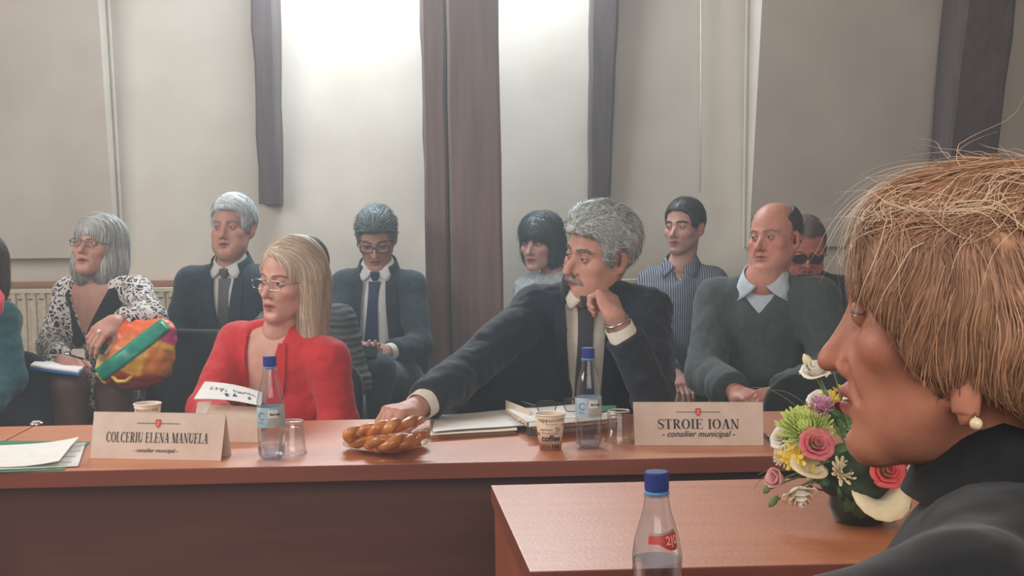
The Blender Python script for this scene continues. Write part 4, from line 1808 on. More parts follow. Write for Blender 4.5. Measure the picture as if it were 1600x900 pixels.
def bottle(base, label, water=.045, kind='plain', rot=0.0, k=1.0):
    t = thing('water_bottle', base, label, 'bottle', None)
    b = np.asarray(base)
    R_ = .0305 * k
    prof = [(.010, .004), (.020, .002), (R_ * .86, .003), (R_ * .98, .012), (R_, .024), (R_, .070), (R_ * .985, .075), (R_ * .985, .118), (R_, .122), (R_ * .99, .132), (R_ * .90, .148), (R_ * .74, .166), (R_ * .56, .184), (.0150, .198), (.0128, .208), (.0126, .212)]

    def fn(r, z, a):
        if z < .03:
            return r * (1 - .14 * (.5 + .5 * math.cos(5 * a + rot)) * (1 - z / .03))
        return r
    m = MB().lathe(prof, b, 40, True, False, fn)
    m.obj('shell', PET, t, smooth=True)
    cp = [(.0142, .208), (.0146, .212), (.0146, .229), (.0135, .2305)]

    def rib(r, z, a):
        return r * (1 + .012 * math.cos(a * 30)) if z < .2295 else r
    MB().lathe(cp, b, 60, True, True, rib).obj('cap', CAPB, t)
    MB().lathe([(.0148, .2035), (.0150, .2045), (.0150, .2062), (.0144, .2072)], b, 32).obj('cap_ring', CAPT, t, smooth=True)
    MB().lathe([(.0158, .2010), (.0162, .2018), (.0158, .2028)], b, 32).obj('neck_ring', PET, t, smooth=True)
    wr = [(.008, .006), (.018, .0045), (R_ * .82, .0055)]
    for (r, z) in prof[3:]:
        if z < water:
            wr.append((r - .0012, z))
    wr.append((R_ - .0012, water))
    MB().lathe(wr, b, 40, True, True, fn).obj('water', WATER, t)
    if kind == 'plain':
        lp = [(R_ * .985 + .0006, .0745), (R_ * .985 + .0008, .096), (R_ * .985 + .0006, .1185)]
        MB().lathe(lp, b, 40, False, False).obj('label', LABELM, t, smooth=True)

        def wrap(x, y, rr=R_ * .985 + .0014, th=-math.pi / 2 + .45):
            a = th + x / rr
            return b + np.array([rr * math.cos(a), rr * math.sin(a), y])
        w = MB()
        for i in range(8):
            x0 = -.015 + .03 * i / 8
            w.add([wrap(x0, .079), wrap(x0 + .03 / 8, .079), wrap(x0 + .03 / 8, .108), wrap(x0, .108)], [(0, 1, 2, 3)])
        w.obj('label_panel', PAPER_GREY, t)
        w = MB()
        for i in range(8):
            x0 = -.015 + .022 * i / 8
            f = lambda x, y: wrap(x, y, R_ * .985 + .0017)
            w.add([f(x0, .096), f(x0 + .022 / 8, .096), f(x0 + .022 / 8, .114), f(x0, .114)], [(0, 1, 2, 3)])
        w.obj('label_tab', WHITEP, t)
        V, Fc = font_mesh('Borsec', .0085, 0, .0003)
        print_on('label_lettering', INK, t, lambda x, y: wrap(x + .001, y + .104, R_ * .985 + .0020), None, (V, Fc))
        ar = arc_ring(-.031, .100, .0085, .0085, .002, .002, 40, 320, 14) + rect(-.040, .083, .016, .0012) + rect(-.040, .0865, .012, .0012)
        print_on('label_print', plain('print_blue', (86, 120, 160), .6, var=0), t, lambda x, y: wrap(x, y, R_ * .985 + .0016), ar)
    else:
        def rad(z):
            for (r0, z0), (r1, z1) in zip(prof[:-1], prof[1:]):
                if z0 <= z <= z1:
                    return r0 + (r1 - r0) * (z - z0) / (z1 - z0)
            return R_

        def wrap(x, y, off=.0008):
            rr = rad(y) + off
            a = -math.pi / 2 + x / .026
            return b + np.array([rr * math.cos(a), rr * math.sin(a), y])
        n = 18
        topl, botl = [], []
        for i in range(n + 1):
            s = i / n
            x = -.013 + .037 * s
            bl_ = .1485 - .008 * max(0, math.sin((s - .35) / .65 * math.pi * .75)) * (s > .35)
            tl_ = .1590 + .0060 * max(0, (s - .3) / .7) ** 1.5
            if s > .88:
                q = (s - .88) / .12
                c_ = .153
                bl_ = bl_ + (c_ - bl_) * q ** 3
                tl_ = tl_ + (c_ + .004 - tl_) * q ** 3
            topl.append((x, tl_))
            botl.append((x, bl_))
        w = MB()
        for i in range(n):
            for j in range(3):
                f = lambda k, v: wrap(botl[k][0], botl[k][1] + (topl[k][1] - botl[k][1]) * v)
                w.add([f(i, j / 3), f(i + 1, j / 3), f(i + 1, (j + 1) / 3), f(i, (j + 1) / 3)], [(0, 1, 2, 3)])
        w.obj('neck_label', plain('label_red', (200, 58, 50), .45, var=.04), t)
        w = MB()
        for i in range(n):
            f = lambda k, v: wrap(botl[k][0], topl[k][1] - .001 + .0028 * v, .0010)
            w.add([f(i, 0), f(i + 1, 0), f(i + 1, 1), f(i, 1)], [(0, 1, 2, 3)])
        w.obj('label_edge', plain('label_gold', (168, 150, 132), .4, var=.03), t)
        V, Fc = font_mesh('2|0', .0125, 0, .00015, res=3)
        V = np.asarray(V) * (1, 1.12, 1)
        # curve the figures with the label
        print_on('label_lettering', plain('print_pink', (240, 190, 180), .6, var=0), t, lambda x, y: wrap(x * 1.0 + .0150, y + .1522 + .05 * x, .0012), None, (V, Fc))
    return t


bottle(PZ(425, 717, HT), 'water bottle with blue cap standing beside the left name card', .030, rot=.3)
bottle(PZ(920, 700, HT), 'water bottle with blue cap standing between paper cup and right name card', .026, rot=1.1)
fb = P(1026, 740, 1.505)
bottle(np.array([fb[0], 1.505, HT]), 'large near water bottle with a red neck label, cut by the bottom frame edge', .1245, 'red', .6, 1.0)

# ================================================================== tumblers, cups, lid
def tumbler(base, label, r=.036, rt=.027, h=.078):
    b = np.asarray(base)
    t = thing('drinking_glass', b, label, 'glass')
    MB().lathe([(r, .0005), (r - .001, .004), (rt, h - .004), (rt - .002, h), (.004, h)], b, 36, False, True).obj('bowl', GLASS, t, smooth=True)
    MB().lathe([(r - .0022, .001), (rt - .0025, h - .014), (.003, h - .013)], b, 36, False, True).obj('inner_wall', GLASS, t, smooth=True)
    rimv = [b + np.array([r * math.cos(a), r * math.sin(a), .0015]) for a in np.linspace(0, 2 * math.pi, 40, endpoint=False)]
    MB().tube(rimv, .0012, 6, close=True).obj('rim', GLASS, t, smooth=True)
    fv = [b + np.array([(rt - .001) * math.cos(a), (rt - .001) * math.sin(a), h - .001]) for a in np.linspace(0, 2 * math.pi, 40, endpoint=False)]
    MB().tube(fv, .0016, 6, close=True).obj('foot', WHITEGLASS, t, smooth=True)
    return t


WHITEGLASS = plain('glass_foot', (214, 214, 210), .08, var=.02)
tumbler(PZ(457, 709, HT), 'clear glass upside down, half behind the bottle at the left', .033, .026, .076)
tumbler(PZ(967, 690, HT), 'clear glass upside down between bottle and right name card', .0345, .026, .074)

CUPM = plain('cup_paper', (226, 204, 180), .7, var=.03)


def paper_cup(base, label, words, rb=.0245, rt=.0345, h=.082, th0=-math.pi / 2):
    b = np.asarray(base)
    t = thing('paper_cup', b, label, 'cup', None)
    MB().lathe([(rb - .002, .004), (rb, 0), (rb + (rt - rb) * .5, h * .5), (rt, h), (rt - .0008, h), (rb - .001, .006), (.002, .006)], b, 40, True, True).obj('wall', CUPM, t, smooth=True)
    rimv = [b + np.array([rt * math.cos(a), rt * math.sin(a), h]) for a in np.linspace(0, 2 * math.pi, 40, endpoint=False)]
    MB().tube(rimv, .0018, 8, close=True).obj('rim', plain('cup_rim', (240, 232, 220), .6, var=.02), t, smooth=True)

    def wrap(x, y):
        rr = rb + (rt - rb) * y / h + .0006
        a = th0 + x / ((rb + rt) / 2)
        return b + np.array([rr * math.cos(a), rr * math.sin(a), y])
    mats = {0: INK, 1: INK2, 2: plain('print_tan', (176, 142, 116), .7, var=0)}
    acc = {}
    for (s, size, x, y, bold, mi) in words:
        V, Fc = font_mesh(s, size, 0, bold * size)
        acc.setdefault(mi, MB()).add([wrap(px + x, py + y) for px, py, _ in V], Fc)
    for mi, mb in acc.items():
        mb.obj('lettering', mats[mi], t, fixn=False)
    return t


W2_ = [('coffee', .0195, .001, .029, .03, 0), ('latte', .016, -.014, .0115, 0, 1), ('tea', .0175, .0135, .0115, .02, 0), ('cappuccino', .0135, .002, .072, 0, 0),
       ('espresso', .008, -.010, .050, 0, 1), ('St', .0155, .0165, .050, .0, 0), ('macchiato', .0065, .002, .0625, 0, 2), ('latte', .007, -.016, .0425, 0, 2), ('chocolate', .0075, .006, .0415, 0, 1), ('mocha', .0075, .036, .060, 0, 1), ('tea', .014, -.036, .040, 0, 0), ('coffee', .012, .05, .03, 0, 1)]
W1_ = [('cappuccino', .0135, .002, .072, 0, 0), ('coffee', .0195, .001, .029, .03, 0), ('espresso', .008, -.010, .050, 0, 1), ('latte', .016, -.014, .0115, 0, 1), ('macchiato', .0065, .010, .0615, 0, 1), ('St', .0155, .0165, .047, .0, 0)]
paper_cup(PZ(860, 702, HT), 'paper coffee cup with printed words standing in front of the thick folders', W2_)
paper_cup(PZ(232, 683, HT), 'paper cup whose rim shows above the left name card', W1_, rb=.0235, rt=.0325, h=.083)
lid = thing('metal_lid', PZ(57, 664, HT), 'small shiny metal lid lying at the back edge of the left table', 'lid')
MB().lathe([(.0165, 0), (.0175, .002), (.0175, .005), (.0150, .0075), (.006, .0085)], PZ(57, 664, HT), 28).obj('disc', CHROME, lid, smooth=True)
MB().lathe([(.0118, .0078), (.0105, .010), (.004, .0105)], PZ(57, 664, HT), 24).obj('rim', plain('lid_cream', (222, 206, 190), .3), lid, smooth=True)
pen = thing('pen', PZ(1204, 684, HT), 'dark pen lying on the table at the right end of the right name card', 'pen')
MB().tube([PZ(1188, 676, HT + .006), PZ(1216, 692, HT + .006)], .0042, 10).obj('barrel', plain('pen_dark', (46, 42, 46), .3), pen, smooth=True)
MB().tube([PZ(1192, 677, HT + .0105), PZ(1206, 685, HT + .0105)], .0012, 6).obj('clip', CHROME, pen, smooth=True)

# ================================================================== papers and folders
GREENF = plain('folder_green', (60, 128, 96), .5)
FILE_C = plain('folder_cream', (218, 198, 176), .6)
FILE_D = plain('folder_dark_edge', (84, 86, 88), .6)
PAGES = Mat('page_edges', (214, 204, 192), .8)
PAGES.base(PAGES.ramp(PAGES.noise(PAGES.coords((1, 1, 260)), 1.0, 2), [(.35, (170, 160, 150)), (.65, (226, 218, 206))]))
PAGES = PAGES.m


def sheet_on(px_pts, z, n=8, wave=.0, curl=0.0, thick=.0008):
    """px_pts: front-left, front-right, back-right, back-left photo points on height z"""
    q = [PZ(x, y, z) for x, y in px_pts]
    G = []
    for v in np.linspace(0, 1, n):
        row = []
        for u in np.linspace(0, 1, n):
            p = lerp(lerp(q[0], q[1], u), lerp(q[3], q[2], u), v)
            h = wave * (math.sin(u * 5.1 + v * 3.0) + math.sin(v * 6.3 - u * 2.2) + 2) * .25 + curl * max(0, u - .55) ** 2 * 4
            row.append(p + np.array([0, 0, h]))
        G.append(row)
    return MB().sheet(G, thick, (0, 0, 1))


fo = thing('document_folder', PZ(60, 715, HT), 'green folder holding loose white papers at the left table edge', 'folder')
sheet_on([(-90, 741), (100, 734), (141, 690), (-40, 688)], HT + .0015).obj('cover', GREENF, fo)
sheet_on([(-80, 738), (122, 728), (134, 692), (-30, 697)], HT + .003, wave=.002).obj('inner_sheet', PAPER, fo)
sheet_on([(-90, 734), (92, 727), (124, 690), (-40, 698)], HT + .006, wave=.003, curl=.012).obj('top_sheet', PAPER, fo)
lines = MB()
for i in range(4):
    lines.tube([PZ(88 + i * 10, 722 - i * 8, HT + .022), PZ(112 + i * 7, 722 - i * 9, HT + .0245)], .0005, 4)
lines.obj('ruled_lines', INKB, fo)


def stack_box(px_pts, z0, z1):
    q = [PZ(x, y, z0) for x, y in px_pts]
    return MB().hexa([flat(p, z0) for p in q], [flat(p, z1) for p in q])


f1_ = thing('document_folder', PZ(745, 668, HT), 'flat folder of papers lying between pastry hand and thick folders', 'folder')
stack_box([(672, 684), (806, 677), (812, 652), (684, 655)], HT + .0005, HT + .002).obj('back_cover', FILE_C, f1_)
stack_box([(676, 682.5), (804, 676), (810, 652), (686, 655)], HT + .002, HT + .011).obj('pages', PAGES, f1_)
sheet_on([(672, 681), (808, 672), (806, 650), (672, 652)], HT + .0125, wave=.003).obj('front_cover', FILE_C, f1_)
sheet_on([(676, 676), (822, 664), (797, 641), (680, 650)], HT + .017, wave=.005, n=10).obj('top_sheet', PAPER, f1_)
sp = MB()
for i in range(7):
    a = lerp((797, 643), (818, 663), i / 6.5)
    sp.box(PZ(a[0], a[1], HT + .0215), (.006, .004, .0015), rotz(-.5))
sp.obj('printed_edge', INK, f1_)
f2_ = thing('document_folder', PZ(880, 655, HT), 'thick pile of files behind the paper cup with eyeglasses on it', 'folder')
stack_box([(828, 680), (962, 668), (958, 648), (826, 655)], HT + .0005, HT + .022).obj('lower_file', PAGES, f2_)
stack_box([(824, 681), (836, 681), (834, 655), (822, 655)], HT + .0005, HT + .034).obj('spine', FILE_D, f2_)
stack_box([(833, 671), (966, 660), (962, 640), (832, 646)], HT + .022, HT + .033).obj('upper_file', PAGES, f2_)
sheet_on([(826, 668), (964, 653), (958, 634), (826, 642)], HT + .036, wave=.003).obj('cover', FILE_C, f2_)
sheet_on([(824, 660), (915, 650), (908, 632), (792, 640)], HT + .0385, wave=.003).obj('top_sheet', PAPER, f2_)
sheet_on([(915, 647), (965, 640), (960, 634), (908, 636)], HT + .040, wave=.003).obj('divider', GREENF, f2_)
MB().sheet([[P(790, 643, 3.24), P(826, 669, 3.06)], [P(790, 625, 3.28), P(828, 640, 3.10)]], .001, (-1, -1, 0)).obj('flap', FILE_C, f2_)

SPEC = plain('spectacle_frame_dark', (52, 44, 48), .35, .3)
LENS = clear_mat('spectacle_lens', (246, 246, 244), .02, alpha=.1)
eg = thing('reading_glasses', P(868, 640, 3.0), 'dark-rimmed reading glasses lying on the pile of files', 'glasses')
EZ = HT + .041


def eg_pt(px, py, d=3.02):
    return P(px, py, d)


zb = PZ(864, 645, EZ)
dg = zb[1]
for (x0, x1, y0, y1) in ((839, 869, 627, 644), (881, 911, 625, 642)):
    c = P((x0 + x1) / 2, (y0 + y1) / 2, dg)
    wx, hz = (x1 - x0) / F_PX * dg / 2, (y1 - y0) / F_PX * dg / 2
    loop = []
    for q in np.linspace(0, 2 * math.pi, 28, endpoint=False):
        x = math.copysign(abs(math.cos(q)) ** .45, math.cos(q)) * wx * (1 - .08 * (math.sin(q) < 0))
        z = math.copysign(abs(math.sin(q)) ** .6, math.sin(q)) * hz
        loop.append(c + np.array([x, .012 * z / hz, z]))
    MB().tube(loop, .0012, 6, close=True).obj('rim', SPEC, eg, smooth=True)
    k = len(loop)
    bk = [p + np.array([0, .0015, 0]) for p in loop]
    MB().add(loop + bk, [tuple(range(k)), tuple(range(2 * k - 1, k - 1, -1))]).obj('lens', LENS, eg)
MB().tube([P(868, 632, dg), P(875, 629.5, dg), P(882, 631, dg)], .0013, 6).obj('bridge', SPEC, eg, smooth=True)
MB().tube([P(840, 633, dg), P(835, 634, dg + .01), P(822, 630, dg + .04), P(812, 626, dg + .09), P(811, 629, dg + .10)], [.0022, .0024, .002, .002, .002], 6).obj('temple', SPEC, eg, smooth=True)
MB().tube([P(910, 630, dg), P(914, 629, dg + .01), P(900, 624, dg + .07), P(878, 622, dg + .11)], .0020, 6).obj('temple', SPEC, eg, smooth=True)

# ================================================================== plate of pastries
plc = PZ(603, 703, HT)
pl = thing('plate', plc, 'cream oval-looking plate under the twisted pastries', 'plate')
MB().lathe([(.045, 0), (.050, 0), (.052, .004), (.080, .011), (.098, .017), (.0985, .0185), (.080, .0135), (.050, .007), (.004, .006)], plc, 56).obj('dish', plain('plate_cream', (226, 206, 178), .25, var=.02), pl, smooth=True)
PASTRY = Mat('pastry_crust', (190, 112, 52), .32)
PASTRY.base(PASTRY.ramp(PASTRY.noise(PASTRY.coords(), 28, 4), [(.25, (150, 78, 34)), (.5, (194, 116, 54)), (.75, (222, 158, 92))]))
PASTRY.bump(PASTRY.noise(PASTRY.coords(), 120, 3), .3, .002)
PASTRY.b.inputs['Coat Weight'].default_value = .3
PASTRY = PASTRY.m


def rope(ctrl, r, turns, label, taper=.5, n=56, ph=0.0):
    c = [np.asarray(p, float) for p in ctrl]
    # smooth path
    T = np.linspace(0, len(c) - 1, n)
    path = []
    for t in T:
        i = min(int(t), len(c) - 2)
        f = t - i
        p0, p1, p2, p3 = c[max(i - 1, 0)], c[i], c[i + 1], c[min(i + 2, len(c) - 1)]
        path.append(.5 * ((2 * p1) + (-p0 + p2) * f + (2 * p0 - 5 * p1 + 4 * p2 - p3) * f ** 2 + (-p0 + 3 * p1 - 3 * p2 + p3) * f ** 3))
    path = np.array(path)
    t = thing('twisted_pastry', path.mean(0), label, 'pastry', 'twisted pastries on the plate')
    tg = np.gradient(path, axis=0)
    tg /= np.linalg.norm(tg, axis=1, keepdims=True)
    up = np.array([0, 0, 1.0])
    s = np.cross(tg, up)
    s /= np.linalg.norm(s, axis=1, keepdims=True) + 1e-9
    w = np.cross(s, tg)
    for k in (0, 1):
        a = np.linspace(0, turns * 2 * math.pi, n) + k * math.pi + ph
        env = .45 + .55 * np.sin(np.clip(np.linspace(0, 1, n), .06, .94) * math.pi) ** taper
        pts = path + (s * np.cos(a)[:, None] + w * np.sin(a)[:, None]) * (r * .62 * env)[:, None]
        rr = r * env * (1 + .10 * np.sin(a * 2.0 + 1))
        MB().tube(list(pts), list(rr), 10).obj('strand', PASTRY, t, smooth=True)
    return t


def pp(x, y, z):
    return PZ(x, y, HT + z)


rope([pp(640, 690, .026), pp(600, 693, .026), pp(562, 690, .026), pp(545, 683, .036), pp(548, 676, .048), pp(580, 672, .05)], .0115, 2.6, 'twisted pastry curving round the left rim of the plate')
rope([pp(572, 694, .030), pp(596, 697, .030), pp(628, 695, .030), pp(654, 689, .030)], .0110, 2.2, 'twisted pastry lying along the front of the plate', ph=1.2)
rope([pp(572, 686, .048), pp(598, 692, .050), pp(630, 689, .050), pp(652, 685, .044)], .0120, 2.0, 'twisted pastry with raised peaks in the middle of the heap', ph=.4)
rope([pp(612, 684, .040), pp(640, 684, .044), pp(668, 677, .050)], .008, 1.0, 'slim pastry stick pointing off the right side of the plate')
rope([pp(562, 674, .066), pp(590, 670, .074), pp(620, 664, .080), pp(656, 656, .076)], .0115, 2.2, 'twisted pastry on top of the heap, under the reaching hand', ph=2.0)
# ================================================================== the people
WHITE_SHIRT = fabric('shirt_white', (214, 214, 212), .8, .03)
TROU = fabric('trousers_dark', (44, 46, 50), .9)


def lap(p, dx, up=.12, fwd=.33):
    """a point over the thighs"""
    return p.H + p.bx * dx + p.bf * fwd * np.array([1, 1, 0]) + np.array([0, 0, up])


def seat(p, mat=None, kl=None, kr=None, chair=None, spread=.10, shoes=None, knee_z=.52, reach=.44, yaw=None, **kw):
    f = nrmz(p.bf * np.array([1, 1, 0]))
    s = nrmz(p.bx * np.array([1, 1, 0]))
    kl = p.H + f * reach - s * spread + np.array([0, 0, knee_z - p.H[2]]) if kl is None else kl
    kr = p.H + f * reach + s * spread + np.array([0, 0, knee_z - p.H[2]]) if kr is None else kr
    fl = np.array([kl[0], kl[1], 0]) + f * .04
    fr = np.array([kr[0], kr[1], 0]) + f * .04
    p.legs(mat or TROU, kl, kr, fl, fr, shoes=shoes, **kw)
    if chair:
        a = math.atan2(f[0], -f[1])
        seat_chair(p.H, a, chair)


def hands_on_lap(p):
    for side, dx, t in (('L', -.09, 1), ('R', .09, -1)):
        if side in p.W:
            W, E = p.W[side], p.E[side]
            p.hand(W, (W - E), np.array([0, -.25, 1.0]), p.bx * t, curl=((22, 28, 18),) * 4, fore=E, cell=.0046)


def suit_man(p, suit, shirt, tiemat, arms, hw=None, button=-.34, belly=1.0, tie_x=(0, 0), tie_len=-.36, x0=0.0, lap_w=.055, cell=.0095, cuffs='LR', fold=.006, collar_c=None, end=.028, chestd=.115, seed=3, hang=()):
    hw = hw or (lambda z: np.clip(.052 * (z - button) / (.03 - button), 0, .06))
    S = Sdf()
    p.torso(S, .004, belly, chestd=chestd)
    sh, (V, Q) = p.garment('shirt', S, shirt, cell=.010, fold=.003, seed=seed)
    sbv = bvh_of(V, Q)
    J = Sdf()
    p.torso(J, .016, belly, chestd=chestd, trap=.042)
    Vu, Qu = J.mesh(cell=.012)
    jbv = bvh_of(Vu, Qu)
    p.vcut(J, hw, x0)
    for s, (E, W) in arms.items():
        p.arm(J, s, E, W, .014, end=end)
    for a_, b_, ra_, rb_ in hang:
        J.cap(a_, b_, ra_, rb_, k=.06)
    p.garment('jacket', J, suit, cell=cell, fold=fold, seed=seed)
    p.lapels(jbv, suit, hw, .035, button, wid=lap_w, x0=x0, off=.013)
    c = p.N + p.bu * .012 if collar_c is None else collar_c
    p.ring('jacket_collar', suit, c, p.R, lambda a: .088, lambda a: .072, lambda a: -.02 - .01 * math.cos(math.radians(a)), lambda a: .030 - .012 * math.cos(math.radians(a)), gap=48, n=30, thick=.005)
    p.shirt_collar(shirt, c=c + p.bu * .008, r=.060)
    p.tie(sbv, tiemat, .030, tie_len, knot=c + p.bu * .008, x0=tie_x[0], x1=tie_x[1], off=.007)
    for s in cuffs:
        p.cuff(s, shirt, r=.0345, length=.006, back=.05)
    return sbv, jbv


# ---- silver-haired man in a dark suit, back row left
SUIT_A = fabric('suit_blue_grey', (48, 62, 72), .85)
TIE_STRIPE = Mat('tie_striped', (60, 62, 66), .6)
_w = TIE_STRIPE.n('ShaderNodeTexWave', wave_type='BANDS', bands_direction='DIAGONAL')
_w.inputs['Scale'].default_value = 55
TIE_STRIPE.l(TIE_STRIPE.coords((1, .2, -1)), _w.inputs['Vector'])
TIE_STRIPE.base(TIE_STRIPE.ramp(_w.outputs['Fac'], [(.55, (52, 54, 58)), (.75, (128, 128, 126))]))
TIE_STRIPE = TIE_STRIPE.m
SILVER = hair_mat('hair_silver', (150, 156, 158), (214, 220, 220))

p = Person('silver-haired man in dark suit and striped tie, behind the woman in red', P(364, 356, 5.1), -25, -3, 0, 1.0,
           P(298, 436, 5.16), P(430, 438, 5.06), P(365, 620, 5.28) * (1, 1, 0) + (0, 0, .56), (196, 146, 128))
p.head(fine=.0029, nose=1.05, nlen=1.05, jw=.95, fw=.98, age=.4, fat=.15, red=.15, eyes=dict(open_=11, gaze=(-8, 0)))
p.brows(hair_mat('brow_grey', (110, 105, 100), (140, 136, 130)))
S = short_hair(.013, line=.072, front=-.048, top=.012, side=-.02)
p.hair(S, SILVER, flow_side(1, .035), n=1500, width=.0013, shell_noise=.002, seed=2)
suit_man(p, SUIT_A, WHITE_SHIRT, TIE_STRIPE, {'L': (P(276, 520, 5.1), P(318, 575, 4.9)), 'R': (P(455, 530, 5.0), P(400, 585, 4.86))}, belly=1.15)
hands_on_lap(p)
seat(p, chair='black chair under the silver-haired man in the dark suit')
p.finish()

# ---- man with glasses reading, back row beside the post
SUIT_B = fabric('suit_dark_teal', (44, 58, 64), .85)
TIE_BLUE = fabric('tie_blue', (48, 58, 92), .5, .05)
GREYDARK = hair_mat('hair_dark_grey', (72, 84, 88), (138, 150, 152))
p = Person('man in dark suit, blue tie and glasses looking down at a tablet beside the post', P(588, 371, 5.2), -6, 27, 0, .98,
           P(541, 441, 5.25), P(642, 443, 5.22), P(600, 600, 5.36) * (1, 1, 0) + (0, 0, .57), (186, 142, 128))
p.head(fine=.0029, nose=1.1, age=.6, jw=.96, eyes=dict(open_=4, gaze=(0, -25)))
p.brows(hair_mat('brow_dark', (60, 56, 54), (84, 78, 74)))
S = short_hair(.013, line=.070, front=-.046, top=.022, side=-.015, front_push=.015)
p.hair(S, GREYDARK, flow_back, n=1500, width=.0013, shell_noise=.003, seed=4, lift=.006)
p.glasses(plain('frame_dark_blue', (44, 52, 84), .35), w=.052, h=.034, rim=.0020, y=-.097, z=-.004, rx=.5)
suit_man(p, SUIT_B, WHITE_SHIRT, TIE_BLUE, {'L': (P(528, 535, 5.1), P(563, 556, 4.92)), 'R': (P(655, 540, 5.12), P(605, 551, 4.92))}, belly=1.1, tie_x=(0, -.02), tie_len=-.36,
         hw=lambda z: np.clip(.052 + .02 * (.03 - z) / .3, 0, .075))
p.hand(p.W['R'], P(585, 548, 4.84) - p.W['R'], (.2, -.8, .5), (0, -.2, 1), curl=((35, 40, 25),) * 4, fore=p.E['R'], cell=.0032)
p.hand(p.W['L'], P(575, 560, 4.84) - p.W['L'], (-.2, -.4, -1), (0, -.2, .6), curl=((30, 40, 25),) * 4, fore=p.E['L'], cell=.0032)
K1, K2 = P(592, 580, 4.74), P(640, 600, 4.8)
f_ = np.array([0, -1, 0])
p.legs(SUIT_B, np.array([K2[0] - .14, K2[1] + .05, .55]), K1, np.array([K2[0] - .14, K2[1], 0]), np.array([K1[0] - .12, K1[1] - .16, .22]) * (1, 1, 0), cell=.014)
seat_chair(p.H, 0.0, 'black chair under the man reading a tablet')
p.finish()
tb = thing('tablet', P(570, 545, 4.86), 'slim dark tablet held on the knee by the man looking down', 'tablet')
ta = [P(551, 540, 4.80), P(589, 539, 4.80), P(589, 557, 4.70), P(549, 558, 4.70)]
tn = nrmz(np.cross(ta[1] - ta[0], ta[3] - ta[0]))
MB().hexa([x - tn * .0 for x in ta], [x + tn * .009 for x in ta]).obj('case', plain('tablet_case', (22, 24, 28), .9, spec=.1), tb, bevel=.002)
MB().tube([ta[0] + (0, 0, .004), ta[1] + (0, 0, .004)], .0035, 6).obj('edge', plain('tablet_edge', (190, 196, 200), .3), tb)

# ---- grey-haired woman in a printed dress, back row left
PRINT = Mat('printed_dress', (200, 195, 190), .85, spec=.2)
_v = PRINT.coords()
_n = PRINT.n('ShaderNodeTexVoronoi', feature='DISTANCE_TO_EDGE')
_n.inputs['Scale'].default_value = 42
_nz = PRINT.n('ShaderNodeTexNoise')
_nz.inputs['Scale'].default_value = 30
PRINT.l(_v, _nz.inputs['Vector'])
_mx = PRINT.n('ShaderNodeMix', data_type='RGBA')
_mx.inputs[0].default_value = .05
PRINT.l(_v, _mx.inputs[6])
PRINT.l(_nz.outputs['Color'], _mx.inputs[7])
PRINT.l(_mx.outputs[2], _n.inputs['Vector'])
_c = PRINT.ramp(_n.outputs['Distance'], [(.0, (208, 202, 196)), (.12, (208, 202, 196)), (.15, (42, 38, 38)), (.30, (42, 38, 38)), (.34, (170, 158, 150))])
PRINT.base(_c)
PRINT = PRINT.m
BLACKC = fabric('collar_black', (26, 30, 34), .8)
GREYBOB = hair_mat('hair_grey_bob', (122, 122, 120), (196, 196, 192))
p = Person('grey-haired woman with glasses in black-and-white printed dress, hand on colourful bag', P(152, 385, 4.72), -32, -12, 3, .97,
           P(106, 452, 4.82), P(212, 450, 4.66), P(150, 612, 4.92) * (1, 1, 0) + (0, 0, .56), (200, 150, 134))
p.N = p.M + p.bu * .045
p.head(fine=.0029, nose=1.0, jw=.90, fat=.0, age=.5, neck=.045, red=.2, lips=(150, 78, 76), eyes=dict(open_=9, gaze=(-10, 5)))
S = Sdf()
S.ell((0, .022, .042), (.093, .112, .092))
S.ell((0, .040, -.035), (.100, .090, .120), k=.04)
S.ell((.05, .03, -.08), (.055, .075, .075), k=.03)
S.ell((-.05, .03, -.08), (.055, .075, .075), k=.03)
S.box((0, -.125, -.09), (.150, .170, .215), rad=.05, op='s', k=.012)
S.box((0, -.17, -.02), (.135, .20, .085), rad=.03, op='s', k=.01)
p.hair(S, GREYBOB, flow_down(.015, .1), n=2000, steps=9, step=.017, width=.0015, seed=6, jit=.12)
p.glasses(plain('frame_brown', (70, 58, 60), .35), w=.048, h=.028, rim=.0014, y=-.099, z=-.003)
p.chest(e=.002, belly=1.2, bust=.9, chestd=.105, trap=.036)
S = Sdf()
p.torso(S, .008, 1.2, bust=.9, chestd=.105, trap=.036)
Vu, Qu = S.mesh(cell=.012)
dbv = bvh_of(Vu, Qu)
f0 = lambda z: np.where(z > -.14, np.clip((z + .155) * .62, 0, .09), 0)
p.vcut(S, f0, -.005, deep=.0)
p.arm(S, 'L', P(80, 540, 4.66), P(97, 566, 4.44), .010, r=(.044, .040, .034), end=.02)
p.arm(S, 'R', P(238, 500, 4.46), P(182, 501, 4.32), .010, r=(.044, .041, .036), end=.02)
p.garment('dress', S, PRINT, cell=.008, fold=.007, seed=9)
for s in (-1, 1):
    rows = []
    for t in np.linspace(0, 1, 12):
        z = .045 - .21 * t
        xi = max(0.0, (z + .155) * .62) - .004
        wd = .078 * math.sin(min(1, .35 + .9 * t) * math.pi * .62) ** .5 * (1 if t < .8 else 1 - (t - .8) * 2.2)
        rows.append([(-.005 + s * (xi + wd * u), z - .020 * u * t) for u in np.linspace(0, 1, 5)])
    p.drape('collar', dbv, rows, BLACKC, .008)
SK = Sdf()
kL, kR = P(108, 596, 4.40), P(178, 606, 4.46)
for s, k in ((-1, kL), (1, kR)):
    SK.cap(p.H + p.bx * s * .08, lerp(p.H + p.bx * s * .08, k, .80), .105, .082, k=.08)
p.garment('skirt', SK, PRINT, cell=.010, fold=.006, seed=2)
f_ = nrmz(p.bf * (1, 1, 0))
